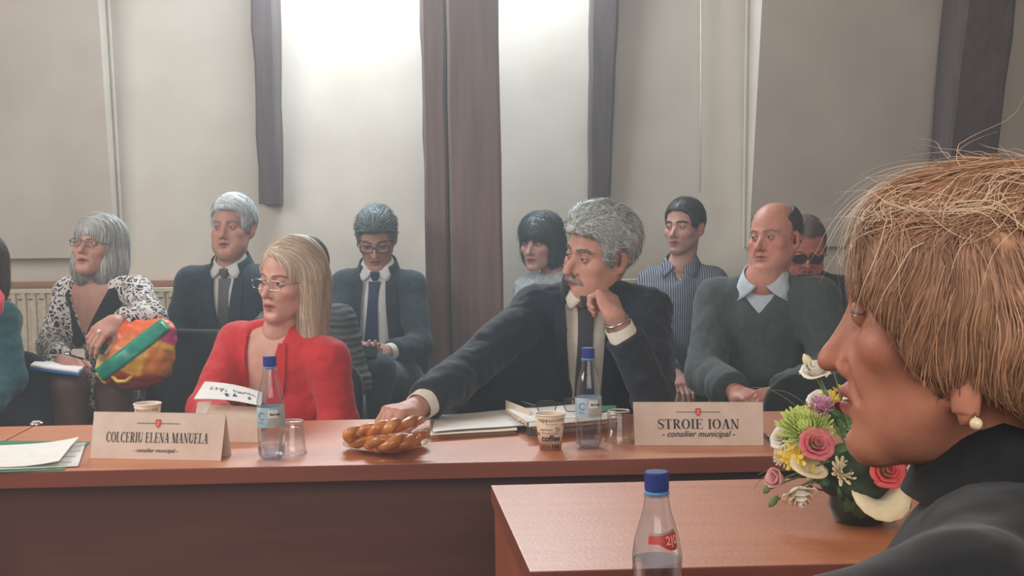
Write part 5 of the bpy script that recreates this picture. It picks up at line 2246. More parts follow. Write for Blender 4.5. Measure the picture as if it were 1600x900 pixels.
for s, k in ((-1, kL), (1, kR)):
    ft_ = np.array([k[0] + .01, k[1] + .02, .06])
    p.limb_skin([p.H + p.bx * s * .08 - (0, 0, .005), k - (0, 0, .01), lerp(k, ft_, .35), ft_, ft_ + f_ * .14 - (0, 0, .03)], [.075, .062, .055, .036, .028], rgb=(112, 84, 76))
    T = Sdf()
    T.cap(ft_ - (0, 0, .02), ft_ + f_ * .15 - (0, 0, .03), .04, .033)
    T.free(lambda Q: Q[..., 2] - .045, 'i', .004)
    T.free(lambda Q: Q[..., 2] - .004, 's', .004)
    V, Q = T.mesh(cell=.008)
    put('shoe', np_mesh('shoe', V, Q), SHOE, p.t)
p.hand(p.W['L'], P(118, 572, 4.32) - p.W['L'], (-.3, -.5, .9), (.3, -.6, .6), curl=((45, 55, 30), (55, 60, 35), (60, 65, 40), (60, 65, 40)), fore=p.E['L'], cell=.003, size=.95)
p.hand(p.W['R'], P(152, 522, 4.25) - p.W['R'], (-.1, -.9, .45), (.4, -.3, -.8), curl=((30, 35, 20), (35, 40, 25), (40, 45, 30), (42, 45, 30)), fore=p.E['R'], cell=.003, size=.98)
rg = p.W['R'] + (P(152, 522, 4.33) - p.W['R']) * .85
MB().lathe([(.006, 0), (.008, .002), (.005, .006), (.001, .007)], P(155, 518, 4.215), 12, R=rotx(1.3)).obj('ring', plain('ring_stone', (228, 226, 214), .15), p.t, smooth=True)
seat_chair(p.H, math.atan2(f_[0], -f_[1]), 'black chair under the woman in the printed dress')
p.finish()
# her notebook and pen
nbk = thing('notebook', P(95, 580, 4.36), 'open notebook with blue cover on the knee of the woman in the printed dress', 'notebook')
q = [P(52, 577, 4.52), P(112, 576, 4.48), P(134, 580, 4.36), P(60, 572, 4.36)]
q = [P(46, 573, 4.30), P(124, 583, 4.24), P(137, 571, 4.46), P(60, 562, 4.50)]
MB().hexa([x - (0, 0, .010) for x in q], q).obj('cover', plain('notebook_blue', (52, 96, 170), .4), nbk, bevel=.002)
q2 = [x + (0, 0, .0075) for x in shrink(q, .97)]
MB().hexa([x - (0, 0, .007) for x in q2], q2).obj('pages', PAPER, nbk, bevel=.001)
MB().sheet([[P(110, 558, 4.42), P(133, 571, 4.40)], [P(113, 545, 4.46), P(132, 545, 4.46)]], .001, (0, -1, .4)).obj('loose_page', plain('page_tan', (186, 164, 150), .7), nbk)
pn = thing('pen', P(112, 556, 4.28), 'ballpoint pen in the hand of the woman in the printed dress', 'pen')
MB().tube([P(103, 553, 4.26), P(131, 561, 4.27)], [.0042, .0036], 10).obj('barrel', plain('pen_black', (40, 38, 40), .3), pn, smooth=True)
MB().tube([P(101, 552.5, 4.26), P(109, 555, 4.262)], .0052, 10).obj('tip', CHROME, pn, smooth=True)

# ---- colourful bag
BAGM = Mat('bag_fabric', (220, 120, 60), .35)
_a = BAGM.n('ShaderNodeVertexColor')
_a.layer_name = 'Col'
BAGM.base(_a.outputs['Color'])
BAGM.bump(BAGM.noise(BAGM.coords(), 60, 3), .25, .003)
BAGM = BAGM.m
bagc = P(213, 550, 4.34)
Rb = roty(.10) @ rotx(-.25)
S = Sdf()
S.box(bagc, (.245, .10, .205), R=Rb, rad=.045)
S.ell(bagc + (.0, -.02, .0), (.12, .075, .10), R=Rb, k=.04)
S.ell(bagc + (.09, 0, .07), (.045, .04, .045), k=.03)
S.ell(bagc + (-.02, .0, -.075), (.11, .05, .05), k=.03)
V, Q = S.mesh(cell=.006, smooth=2)
V = folds(V, Q, .014, 12)
L = (V - bagc) @ Rb
x_, z_ = L[:, 0] + .006 * np.sin(L[:, 2] * 60), L[:, 2] + .006 * np.sin(L[:, 0] * 50)
col = np.tile(np.asarray(lin((224, 128, 62))[:3]), (len(V), 1))
dg = z_ - (x_ * .95 + .0)
col = mixc(col, (226, 96, 50), np.clip((dg - .02) / .06, 0, 1) * np.clip((z_ + .01) / .04, 0, 1))
col = mixc(col, (232, 176, 62), ((dg < -.02) & (z_ > -.085)).astype(float))
col = mixc(col, (222, 120, 56), ((dg < -.06) & (x_ > .055) & (z_ < .01)) * .8)
col = mixc(col, (216, 70, 130), ((dg < -.02) & (x_ > .085) & (z_ > .03)).astype(float))
col = mixc(col, (190, 62, 40), (z_ < -.082).astype(float))
col = mixc(col, (70, 110, 62), ((x_ < -.075) & (z_ > -.02)).astype(float))
col = mixc(col, (226, 190, 110), ((x_ < -.085) & (z_ < -.02)).astype(float))
bg = thing('handbag', bagc * (1, 1, 0) + (0, 0, bagc[2] - .1), 'soft orange, yellow and teal bag under the arm of the woman in the printed dress', 'bag')
put('pouch', np_mesh('pouch', V, Q, col=col), BAGM, bg)
bb = bvh_of(V, Q)
rows = []
for t in np.linspace(.0, .95, 22):
    row = []
    for u in np.linspace(-.5, .5, 5):
        px_ = 152 + (266 - 152) * t + u * 16
        py_ = 590 + (502 - 590) * t + u * 18
        o = P(px_, py_, 3.9)
        h = bb.ray_cast(Vector(o), Vector(nrmz(P(px_, py_, 5) - o)))
        row.append(np.array(h[0]) + (0, -.004, .001) if h[0] is not None else (row[-1] + (.006, .002, .006) if row else rows[-1][len(row)] + (.006, .004, .006) if rows else P(px_, py_, 4.30)))
    rows.append(row)
TEAL = plain('strap_teal', (36, 140, 118), .35, var=.12, scale=30)
MB().sheet(rows, .004, (0, -1, .2)).obj('strap', TEAL, bg, smooth=True)
hp = [P(176, 588, 4.27), P(184, 596, 4.24), P(196, 596, 4.23), P(205, 590, 4.25), P(206, 584, 4.27)]
MB().tube(hp, .007, 8).obj('handle', plain('handle_yellow', (224, 180, 84), .4), bg, smooth=True)

# ---- woman at the left edge in a teal sweater
TEALS = fabric('sweater_teal', (30, 74, 80), .9)
BROWNH = hair_mat('hair_dark_brown', (50, 38, 34), (92, 70, 60))
p = Person('woman in teal sweater and pink scarf, cut by the left frame edge', P(-34, 420, 4.34), -15, 0, 0, .97,
           P(-85, 492, 4.42), P(0, 494, 4.30), P(-40, 640, 4.50) * (1, 1, 0) + (0, 0, .56), (198, 150, 132))
p.head(fine=.0044, neck=.047)
S = Sdf()
S.ell((0, .02, .042), (.092, .110, .092))
S.ell((0, .035, -.05), (.095, .085, .11), k=.04)
S.box((0, -.12, -.06), (.14, .17, .24), rad=.05, op='s', k=.012)
p.hair(S, BROWNH, flow_down(0, .1), n=1000, steps=9, step=.016, width=.0015, seed=8, jit=.2, lift=.003)
S = Sdf()
p.torso(S, .012, 1.1, bust=.9)
p.arm(S, 'L', P(-115, 590, 4.3), P(-70, 640, 4.1), .014)
p.arm(S, 'R', P(14, 592, 4.22), P(-28, 640, 4.05), .014)
p.garment('sweater', S, TEALS, cell=.009, fold=.010, seed=5)
p.ring('scarf', fabric('scarf_pink', (214, 74, 92), .8), p.N + p.bu * .01 + p.bf * .02, p.R, .118, .072, -.06, .045, gap=2, n=30, thick=.014)
MB().tube([P(-32, 446, 4.28), P(-12, 450, 4.22), P(-1, 464, 4.19), P(-3, 484, 4.18), P(-14, 505, 4.17)], [.016, .018, .018, .016, .012], 10).obj('scarf_end', bpy.data.materials['scarf_pink'], p.t, smooth=True)
hands_on_lap(p)
seat(p, chair=None)
p.finish()

# ---- dark-haired woman far behind the moustached man
BLOUSE = fabric('blouse_pale', (176, 188, 194), .8)
BLACKH = hair_mat('hair_black', (36, 44, 48), (78, 88, 92))
p = Person('woman with short black hair and fringe, far behind the grey-haired man', P(844, 379, 5.35), -30, 4, 0, .95,
           P(826, 448, 5.42), P(908, 450, 5.36), P(862, 620, 5.5) * (1, 1, 0) + (0, 0, .56), (196, 152, 142))
p.head(fine=.0028, neck=.045, eyes=dict(open_=10, gaze=(-8, 0)))
S = Sdf()
S.ell((0, .018, .046), (.095, .112, .096))
S.ell((.055, .03, -.03), (.045, .075, .085), k=.03)
S.ell((-.055, .03, -.03), (.045, .075, .085), k=.03)
S.ell((0, .06, -.03), (.075, .06, .08), k=.03)
S.box((0, -.115, -.075), (.118, .16, .165), rad=.04, op='s', k=.01)
p.hair(S, BLACKH, flow_down(0.0, .0), n=1700, steps=8, step=.0135, width=.0015, seed=10, jit=.35, lift=.008, shell_noise=.003)
S = Sdf()
p.torso(S, .010, 1.0, bust=.8)
p.arm(S, 'L', P(818, 540, 5.3), P(845, 600, 5.1), .012)
p.arm(S, 'R', P(916, 540, 5.25), P(880, 600, 5.1), .012)
p.garment('blouse', S, BLOUSE, cell=.010, fold=.006)
hands_on_lap(p)
seat(p, chair='black chair under the woman with the black fringe')
p.finish()

# ---- man in the striped shirt
STR = Mat('striped_shirt', (120, 130, 150), .8, spec=.2)
_w = STR.n('ShaderNodeTexWave', wave_type='BANDS', bands_direction='X')
_w.inputs['Scale'].default_value = 34
_w.inputs['Distortion'].default_value = .6
STR.l(STR.coords((1, .6, .12)), _w.inputs['Vector'])
STR.base(STR.ramp(_w.outputs['Fac'], [(.35, (64, 70, 86)), (.6, (146, 154, 168))]))
STR = STR.m
DARKH = hair_mat('hair_near_black', (38, 40, 42), (66, 68, 70))
p = Person('young dark-haired man in blue-and-grey striped shirt, back row right', P(1069, 354, 5.3), -29, 0, 0, .95,
           P(1019, 436, 5.34), P(1113, 436, 5.26), P(1066, 620, 5.42) * (1, 1, 0) + (0, 0, .57), (200, 156, 142))
p.head(fine=.0029, nose=1.05, jw=1.02, stubble=(120, 100, 96), neck=.054, eyes=dict(open_=12, gaze=(-10, 0)))
p.brows(hair_mat('brow_black', (44, 38, 36), (60, 54, 50)), thick=1.3)
S = short_hair(.009, line=.075, front=-.046, side=-.005, nape=-.07)
p.hair(S, DARKH, flow_forward, n=1300, steps=6, width=.0013, seed=12, jit=.3)
S = Sdf()
p.torso(S, .012, 1.0)
p.vcut(S, lambda z: np.clip((z - .01) * .6, 0, .05), 0.0, deep=.02)
p.arm(S, 'L', P(1010, 530, 5.2), P(1050, 582, 5.0), .012)
p.arm(S, 'R', P(1128, 530, 5.2), P(1090, 584, 5.0), .012)
p.garment('shirt', S, STR, cell=.008, fold=.006, seed=15)
T = Sdf()
p.torso(T, .0, 1.0)
V, Q = T.mesh(cell=.014)
p.isl.append((V, Q, np.tile(np.asarray(lin((196, 150, 136))[:3]), (len(V), 1)), 0))
p.shirt_collar(STR, gap=14, open_=.010)
hands_on_lap(p)
seat(p, chair='black chair under the man in the striped shirt')
p.finish()

# ---- bald man in the grey sweater
SWEAT = fabric('sweater_grey', (74, 80, 80), .95, .08, 500, .4)
SHIRT_PALE = fabric('shirt_pale_blue', (188, 198, 208), .8, .03)
DARKFR = hair_mat('hair_dark_fringe', (52, 48, 48), (100, 96, 94))
p = Person('balding stout man in grey V-neck sweater and pale shirt collar', P(1210, 371, 4.36), -31, -2, -2, 1.0,
           P(1118, 462, 4.42), P(1276, 462, 4.30), P(1196, 680, 4.55) * (1, 1, 0) + (0, 0, .56), (206, 146, 126))
p.head(fine=.0024, nose=1.1, nlen=1.05, fw=1.06, jw=1.10, fat=.9, age=.9, red=.45, neck=.060, lips=(176, 112, 104), eyes=dict(open_=9, gaze=(-10, 0)))
p.brows(hair_mat('brow_grey_brown', (120, 100, 90), (140, 120, 110)), thick=.8)
S = short_hair(.007, line=.08, front=-.01, side=-.015, nape=-.075, wid=.004)
S.ell((0, -.035, .105), (.072, .105, .075), op='s', k=.012)
p.hair(S, DARKFR, flow_back, n=1100, steps=6, width=.0012, seed=14, jit=.25)
T = Sdf()
p.torso(T, .004, 1.5, chestd=.125)
p.garment('shirt', T, SHIRT_PALE, cell=.011, fold=.002)
S = Sdf()
p.torso(S, .018, 1.55, chestd=.128)
p.vcut(S, lambda z: np.clip((z + .02) * .95, 0, .08), -.01)
p.arm(S, 'L', P(1103, 585, 4.28), P(1146, 612, 4.06), .018, r=(.054, .050, .040), end=.01)
p.arm(S, 'R', P(1300, 585, 4.16), P(1218, 616, 4.02), .018, r=(.062, .052, .042), end=.01)
p.garment('sweater', S, SWEAT, cell=.008, fold=.009, seed=17, st=(1, 1, .7))
p.shirt_collar(SHIRT_PALE, r=.068, gap=12, point=.045, h=.03, open_=.02, c=p.N + p.bu * .018, wing=34)
p.hand(p.W['L'], P(1176, 622, 3.98) - p.W['L'], (.0, -.5, .85), (.3, -.5, -.5), curl=((25, 30, 20),) * 4, fore=p.E['L'], cell=.003)
p.hand(p.W['R'], P(1185, 624, 3.97) - p.W['R'], (.1, -.6, .8), (-.3, -.5, -.5), curl=((25, 30, 20),) * 4, fore=p.E['R'], cell=.003)
seat(p, fabric('trousers_grey', (84, 90, 94), .9), chair='black chair under the stout man in the grey sweater', r=(.095, .075, .055), knee_z=.54)
p.finish()

# ---- bowed man behind him
NAVYS = fabric('sweater_navy', (34, 40, 50), .9)
p = Person('ruddy man in dark sweater and shade-painted glasses, head bowed, behind the balding man', P(1259, 386, 5.1), 6, 26, 0, .98,
           P(1202, 452, 5.16), P(1314, 452, 5.12), P(1258, 640, 5.3) * (1, 1, 0) + (0, 0, .56), (196, 120, 106))
p.head(fine=.0028, nose=1.1, jw=1.02, fat=.3, age=.5, red=.5, eyes=dict(open_=4, gaze=(0, -20)))
S = short_hair(.006, line=.085, front=-.020, side=-.005, nape=-.07)
p.hair(S, hair_mat('hair_brown_crop', (74, 58, 54), (110, 92, 86)), flow_forward, n=1000, steps=6, width=.0012, seed=18)
p.glasses(plain('frame_black', (28, 28, 32), .3), w=.054, h=.036, rim=.0026, y=-.098, z=-.004, rx=.5, lens=plain('lens_eye_shade', (74, 54, 52), .3))  # shade over the eyes is put into the dark lens colour
S = Sdf()
p.torso(S, .014, 1.2)
p.arm(S, 'L', P(1190, 540, 5.0), P(1235, 600, 4.9), .014)
p.arm(S, 'R', P(1340, 535, 5.0), P(1290, 600, 4.9), .014)
p.garment('sweater', S, NAVYS, cell=.009, fold=.006, seed=19)
p.ring('neckband', NAVYS, p.N + p.bu * .01, p.R, .070, .062, -.01, .03, gap=1, n=30, thick=.006)
hands_on_lap(p)
seat(p, chair='black chair under the bowed man in the dark sweater')
p.finish()

# ---- person at the far right, nearly hidden by the woman in profile
DENIM = fabric('jacket_denim', (70, 92, 112), .85)
p = Person('person in blue-grey jacket nearly hidden behind the face of the woman in profile', P(1412, 398, 5.2), -10, 5, 0, .97,
           P(1368, 468, 5.26), P(1462, 470, 5.22), P(1415, 650, 5.4) * (1, 1, 0) + (0, 0, .56), (190, 140, 124))
p.head(fine=.0044)
S = short_hair(.012)
p.hair(S, DARKH, flow_back, n=700, steps=6, width=.0014, seed=20)
S = Sdf()
p.torso(S, .012, 1.1)
p.arm(S, 'L', P(1358, 560, 5.1), P(1395, 610, 4.95), .012)
p.arm(S, 'R', P(1478, 560, 5.1), P(1440, 610, 4.95), .012)
p.garment('jacket', S, DENIM, cell=.010, fold=.006, seed=21)
hands_on_lap(p)
seat(p, chair='black chair under the person in the blue-grey jacket')
p.finish()

# ---- person in the grey jumper, hidden behind the woman in red
RIB = Mat('jumper_ribbed', (84, 88, 90), .9, spec=.2)
_w = RIB.n('ShaderNodeTexWave', wave_type='BANDS', bands_direction='Z')
_w.inputs['Scale'].default_value = 14
_w.inputs['Distortion'].default_value = 3
RIB.l(RIB.coords(), _w.inputs['Vector'])
RIB.base(RIB.ramp(_w.outputs['Fac'], [(.2, (74, 78, 80)), (.8, (98, 102, 104))]))
RIB.bump(_w.outputs['Fac'], .5, .006)
RIB = RIB.m
p = Person('person in grey ribbed jumper almost hidden behind the blonde woman', P(474, 427, 4.45), -20, 4, 0, .97,
           P(424, 506, 4.52), P(528, 500, 4.42), P(480, 660, 4.62) * (1, 1, 0) + (0, 0, .56), (196, 150, 134))
p.head(fine=.0044)
S = short_hair(.013, side=-.03)
p.hair(S, DARKH, flow_side(1, .03), n=900, steps=8, width=.0014, seed=22)
S = Sdf()
p.torso(S, .014, 1.2)
p.arm(S, 'L', P(400, 590, 4.4), P(440, 640, 4.25), .014)
p.arm(S, 'R', P(554, 600, 4.38), P(505, 640, 4.22), .016)
p.garment('jumper', S, RIB, cell=.009, fold=.012, seed=23, st=(.6, .6, 1.8))
hands_on_lap(p)
seat(p, fabric('trousers_charcoal', (62, 64, 66), .9, .2, 40), chair=None, spread=.14, knee_z=.56, reach=.40)
p.finish()

# ---- blonde woman in the red jacket, at the table
REDJ = fabric('jacket_red', (196, 44, 48), .8, .05)
BLACKT = fabric('top_black', (34, 36, 40), .8)
BLONDE = hair_mat('hair_blonde', (168, 144, 124), (226, 206, 184))
p = Person('blonde woman in red jacket with rimless glasses, behind the left name card', P(452, 437, 3.62), -42, 3, 4, .97,
           P(372, 528, 3.74), P(512, 556, 3.56), P(432, 740, 3.85) * (1, 1, 0) + (0, 0, .54), (212, 164, 148))
p.N = p.M + p.bu * .055 + p.bx * .012
p.head(fine=.0020, nose=.88, nlen=.96, nw=.9, jw=.92, fw=.97, brow=.7, lip=1.1, ear=.9, neck=.044, lips=(176, 92, 92), red=.2, eyes=dict(open_=14, gaze=(-6, 0)))
p.brows(hair_mat('brow_light_brown', (120, 92, 78), (140, 110, 94)), z=.018, thick=.7)
S = Sdf()
S.ell((0, .018, .042), (.084, .104, .088))
S.ell((0, .050, -.03), (.080, .070, .12), k=.04)
S.cap((.066, .012, .02), (.076, -.004, -.215), .036, .030, k=.03)
S.cap((-.066, .025, .02), (-.060, .020, -.13), .032, .024, k=.03)
S.cap((.03, .075, -.02), (.035, .075, -.20), .045, .035, k=.03)
S.cap((-.03, .075, -.02), (-.03, .075, -.16), .042, .03, k=.03)
S.ell((0, -.097, -.035), (.066, .062, .118), op='s', k=.012)
p.hair(S, BLONDE, flow_down(-.022, .22), n=3400, steps=11, step=.0205, width=.0013, cell=.004, seed=24, jit=.10, lift=.003)
p.glasses(CHROME, w=.044, h=.027, rim=.0011, y=-.101, z=-.004, rx=.4)
T = Sdf()
p.torso(T, .006, .9, bust=.95, chestd=.104, trap=.032)
T.free(lambda Q: (((Q - p.M.astype(np.float32)) @ p.R.astype(np.float32))[..., 2] + .125) * .9, 'i', .004)
p.garment('top', T, BLACKT, cell=.0065, fold=0)
p.chest(e=.003, belly=.9, bust=.95, chestd=.104, trap=.032)
S = Sdf()
p.torso(S, .012, .9, bust=.95, chestd=.104, trap=.032)
Vu, Qu = S.mesh(cell=.012)
rbv = bvh_of(Vu, Qu)
hwr = lambda z: np.clip(.030 + (z + .20) * .16, .0, .075) * (z > -.34)
p.vcut(S, hwr, -.012, deep=.02)
p.arm(S, 'L', P(322, 640, 3.52), P(352, 662, 3.26), .012, r=(.044, .039, .033), end=.02)
p.arm(S, 'R', P(530, 660, 3.54), P(480, 735, 3.40), .012, r=(.044, .040, .034), end=.02)
p.garment('jacket', S, REDJ, cell=.0065, fold=.007, seed=25)
for s in (-1, 1):
    rows = []
    for t in np.linspace(0, 1, 14):
        z = .05 - .37 * t
        xi = float(hwr(z)) - .004
        wd = (.02 + .030 * math.sin(min(1, t * 1.15) * math.pi) ** .7)
        rows.append([(-.012 + s * (xi + wd * u), z) for u in np.linspace(0, 1, 4)])
    p.drape('lapel', rbv, rows, REDJ, .007)
p.hand(p.W['L'], P(392, 652, 3.14) - p.W['L'], (0, -.3, 1), (.1, 1, .2), curl=((20, 25, 18),) * 4, fore=p.E['L'], cell=.003, size=.92)
p.hand(p.W['R'], p.W['R'] - p.E['R'], (.3, -.3, 1), (-.6, -.3, .3), curl=((20, 25, 18),) * 4, fore=p.E['R'], cell=.0034, size=.92)
seat(p, TROU, r=(.08, .058, .045))
q_ = P(436, 560, 3.86)
make_chair(CH0, (q_[0], q_[1] - .02, 0), 0.0, 'black chair under the blonde woman in red')
p.finish()

# ---- grey-haired man with a moustache, at the table
NAVY = fabric('suit_navy', (40, 46, 57), .85)
TIE_GREY = fabric('tie_grey', (70, 70, 76), .6, .05)
CREAMSH = fabric('shirt_cream', (216, 208, 196), .8, .03)
GREYW = hair_mat('hair_grey_wavy', (110, 118, 118), (206, 212, 208))
p = Person('grey-haired man with moustache in navy suit, cheek resting on his hand', P(936, 395, 3.56), -50, 6, 11, 1.04,
           P(838, 474, 3.60), P(1014, 478, 3.56), P(925, 700, 3.82) * (1, 1, 0) + (0, 0, .55), (202, 152, 134))
p.N = p.M + p.bu * .045 + p.bx * -.005
p.head(fine=.0020, nose=1.15, nlen=1.05, nw=1.15, fw=1.04, jw=1.08, fat=.5, age=1.0, red=.15, neck=.056, eyes=dict(open_=9, gaze=(-8, 2)))
p.brows(hair_mat('brow_dark_grey', (84, 76, 72), (120, 112, 106)), thick=1.4)
S = short_hair(.015, line=.068, front=-.040, top=.018, side=-.035, nape=-.085, back=.004, front_push=.014)
p.hair(S, GREYW, flow_back, n=4400, steps=6, step=.0105, width=.0011, cell=.004, seed=26, jit=.6, lift=.008, shell_noise=.005)
rows, nr = [], []
rng = np.random.default_rng(8)
for i in range(240):
    x = rng.uniform(-.032, .032)
    z0 = -.052 - abs(x) * .25 + rng.normal(0, .0015)
    pts = []
    for k in range(4):
        h = p.hbvh.ray_cast(Vector((x * (1 + .10 * k), -.3, z0 - .0035 * k)), Vector((0, 1, 0)))
        pts.append(np.array(h[0]) + np.array([0, -.0025, 0]) if h[0] is not None else np.array([x, -.09, z0]))
    rows.append(pts)
    nr.append([(0, -1, 0)] * 4)
mv, mq = strand_mesh(np.array(rows), np.full(len(rows), .0012), np.array(nr, float))
put('moustache', np_mesh('moustache', p.hw(mv), mq), hair_mat('moustache_grey', (118, 102, 94), (164, 150, 142)), p.t)
hw8 = lambda z: np.clip(.055 + .012 * np.sin((z + .1) * 6), .03, .07)
sbv, jbv = suit_man(p, NAVY, CREAMSH, TIE_GREY, {'L': (P(738, 575, 3.36), P(650, 640, 3.12)), 'R': (P(1020, 622, 3.34), P(962, 500, 3.28))}, hw=hw8, button=-.42, x0=-.012, tie_x=(-.012, -.018), tie_len=-.42,
                    lap_w=.05, cell=.0065, cuffs='', fold=.013, end=.05, belly=1.25, seed=27,
                    hang=[(P(815, 560, 3.60), P(728, 632, 3.44), .078, .050), (P(840, 620, 3.62), P(762, 668, 3.52), .085, .07)])
p.cuff('L', CREAMSH, r=.038, length=-.012, back=.075)
p.cuff('R', CREAMSH, r=.038, length=-.018, back=.075)
p.hand(p.W['L'], P(600, 645, 3.02) - p.W['L'], (-.1, -.25, 1), (.1, -1, -.1), curl=((42, 45, 30), (46, 50, 30), (50, 52, 34), (52, 55, 34)), fore=p.E['L'], cell=.0024, size=1.03, thumb=(.85, .45, -.35))
p.hand(p.W['R'], P(934, 428, 3.40) - p.W['R'], (.62, -.75, .2), (.35, .5, .7), curl=((32, 62, 40), (58, 70, 45), (66, 78, 50), (70, 80, 50)), fore=p.E['R'], cell=.0024, size=1.03, thumb=(.8, .4, -.5))
Wd = nrmz(p.W['R'] - p.E['R'])
a_ = nrmz(np.cross(Wd, (0, 0, 1)))
b_ = np.cross(Wd, a_)
MB().tube([p.W['R'] - Wd * .004 + (a_ * math.cos(q) + b_ * math.sin(q)) * .031 for q in np.linspace(0, 2 * math.pi, 30, endpoint=False)], .0035, 8, close=True).obj('bracelet', CHROME, p.t, smooth=True)
seat(p, NAVY, chair='black chair under the man with the moustache')
p.finish()
# ================================================================== woman in profile, close to the camera
STRAW = hair_mat('hair_strawberry_blonde', (112, 76, 56), (192, 142, 106), .5)
BLACKJ = fabric('jacket_black', (26, 27, 30), .85, .15)
p = Person('woman in profile close to the camera with short strawberry-blonde hair, pearl earring and black jacket', P(1497, 487, 1.066), -91, 0, 0, 1.0,
           P(1625, 835, 1.27), P(1500, 960, .87), P(1640, 1180, 1.12) * (1, 1, 0) + (0, 0, .56), (190, 126, 100))
p.N = P(1600, 775, 1.075)
p.head(fine=.0017, coarse=.007, nose=.92, nlen=1.24, nw=1.15, jl=1.12, jw=.95, ear=1.4, age=.9, extra=lambda S: [S.ell((s * .077, .008, -.066), (.008, .012, .020), k=.008) for s in (-1, 1)], brow=.9, neck=.052, red=.15, lips=(150, 74, 68), lip=1.35, eyes=dict(open_=6, gaze=(0, 0)))
p.brows(hair_mat('brow_sandy', (120, 84, 64), (150, 110, 86)), thick=.7)
S = Sdf()
S.ell((0, .028, .040), (.088, .102, .086))
S.ell((.0, -.036, .050), (.074, .044, .050), k=.03)
for s in (-1, 1):
    S.ell((s * .052, -.010, .0), (.036, .066, .070), k=.03)
    S.ell((s * .050, .060, -.02), (.044, .055, .060), k=.03)
S.ell((0, .085, -.005), (.075, .050, .085), k=.03)


def fgcut(Q):
    zc = np.interp(Q[..., 1], [-.13, -.092, -.070, -.050, -.030, -.012, .010, .030, .06], [.040, .028, .018, -.008, -.040, -.054, -.046, -.062, -.085]).astype(np.float32)
    return (Q[..., 2] - zc) * .7


S.free(fgcut, 's', .008)
CR = np.array([.0, .050, .125])


def flow_fg(q):
    v = q - CR
    v = v / (np.linalg.norm(v, axis=1, keepdims=True) + 1e-6)
    low = np.clip((.075 - q[:, 2]) / .08, 0, 1)
    v[:, 2] -= .9 * low
    v[:, 1] += np.where(q[:, 1] < -.02, -.1, .25)
    w = np.stack([vnoise(q, 38, 3), vnoise(q, 38, 5), vnoise(q, 38, 7)], 1)
    w2 = np.stack([vnoise(q, 24, 13), vnoise(q, 24, 15), vnoise(q, 24, 17)], 1)
    return v + .5 * w + .85 * w2


FGX, FGZ = [-.13, -.092, -.070, -.050, -.030, -.012, .010, .030, .06], [.034, .022, .012, -.014, -.046, -.060, -.054, -.062, -.095]
p.hair(S, STRAW, flow_fg, n=12500, steps=9, step=.0105, width=.00042, cell=.0035, depth=(-.003, .006), seed=31, jit=.16, lift=.003, shell_noise=.004,
       stop=lambda q: q[:, 2] - np.interp(q[:, 1], FGX, FGZ) + .012 * vnoise(q, 90, 4))
# loose flyaway hair catching the light
V, Q = S.mesh(cell=.006)
rng = np.random.default_rng(41)
top = np.nonzero((V[:, 2] > .055))[0]
fv, fq = comb_strands(S, V[rng.choice(top, 420)], lambda q: flow_fg(q) + np.array([0, -.2, .35]), 9, .011, .00035, (.004, .012), .35, .012, 43)
put('flyaway_hair', np_mesh('flyaway_hair', p.hw(fv), fq), hair_mat('hair_pale_strand', (196, 160, 124), (226, 200, 170)), p.t)
J = Sdf()
p.torso(J, .020, 1.1, bust=.9, chestd=.115, trap=.040)
p.arm(J, 'L', P(1440, 1060, 1.36), P(1280, 1090, 1.42), .016)
p.arm(J, 'R', P(1235, 1075, .82), P(1170, 1040, 1.04), .018)
p.garment('jacket', J, BLACKJ, cell=.007, fold=.006, seed=33)
c = P(1598, 716, 1.075)
p.ring('jacket_collar', BLACKJ, c, rotz(0) @ p.R @ rotx(.30), lambda a: .084, lambda a: .071, -.055, lambda a: .030, gap=4, n=40, thick=.006)
hands_on_lap(p)
pe = P(1525, 662, .978)
MB().lathe([(.0003, -.0050)] + [(.0050 * math.cos(a), .0050 * math.sin(a)) for a in np.radians(np.linspace(-80, 80, 12))] + [(.0003, .0050)], pe, 24).obj('pearl_earring', plain('pearl', (226, 206, 170), .22, var=.02), p.t, smooth=True)
MB().tube([pe + (0, 0, .004), P(1523, 645, .985)], .0008, 6).obj('earring_hook', CHROME, p.t, smooth=True)
seat(p, chair=None)
p.finish()
f_ = nrmz(p.bf * (1, 1, 0))
seat_chair(p.H, math.atan2(f_[0], -f_[1]), 'black chair under the woman in profile at the right frame edge')

# ================================================================== flower arrangement
def petal_mat(name, c1, c2, rough=.55):
    m = Mat(name, c1, rough, spec=.3)
    m.base(m.ramp(m.noise(m.coords(), 70, 3), [(.3, c1), (.7, c2)]))
    m.b.inputs['Subsurface Weight'].default_value = .12
    m.b.inputs['Subsurface Radius'].default_value = (.01, .008, .005)
    return m.m


PW = petal_mat('petal_white', (232, 224, 206), (244, 240, 228))
PCREAM = petal_mat('petal_cream', (232, 214, 172), (242, 230, 198))
PPINK = petal_mat('petal_pink', (214, 104, 112), (232, 140, 144))
PPALE = petal_mat('petal_pale_pink', (222, 160, 164), (236, 190, 190))
PCORAL = petal_mat('petal_coral', (214, 78, 80), (232, 108, 104))
PRED = petal_mat('petal_red', (160, 24, 34), (188, 40, 48))
PLIL = petal_mat('petal_lilac', (196, 130, 160), (216, 160, 184))
PYEL = petal_mat('petal_yellow', (240, 206, 62), (250, 226, 110))
PGREEN = petal_mat('petal_green', (190, 208, 100), (216, 226, 140))
LEAF = petal_mat('leaf_green', (52, 84, 52), (84, 116, 66), .45)
STEM = petal_mat('stem_green', (88, 116, 72), (120, 146, 92))
FD = 2.17
fl_base = PZ(1342, 815, HT)
FA = thing('flower_arrangement', fl_base, 'flower arrangement of roses, callas and daisies on the nearer table, before the woman in profile', 'flowers')


def frame_of(ax):
    ax = nrmz(ax)
    a = nrmz(np.cross(ax, (0.2, .3, 1.0) if abs(ax[2]) < .9 else (1, 0, 0)))
    return np.stack([a, np.cross(ax, a), ax], 1)


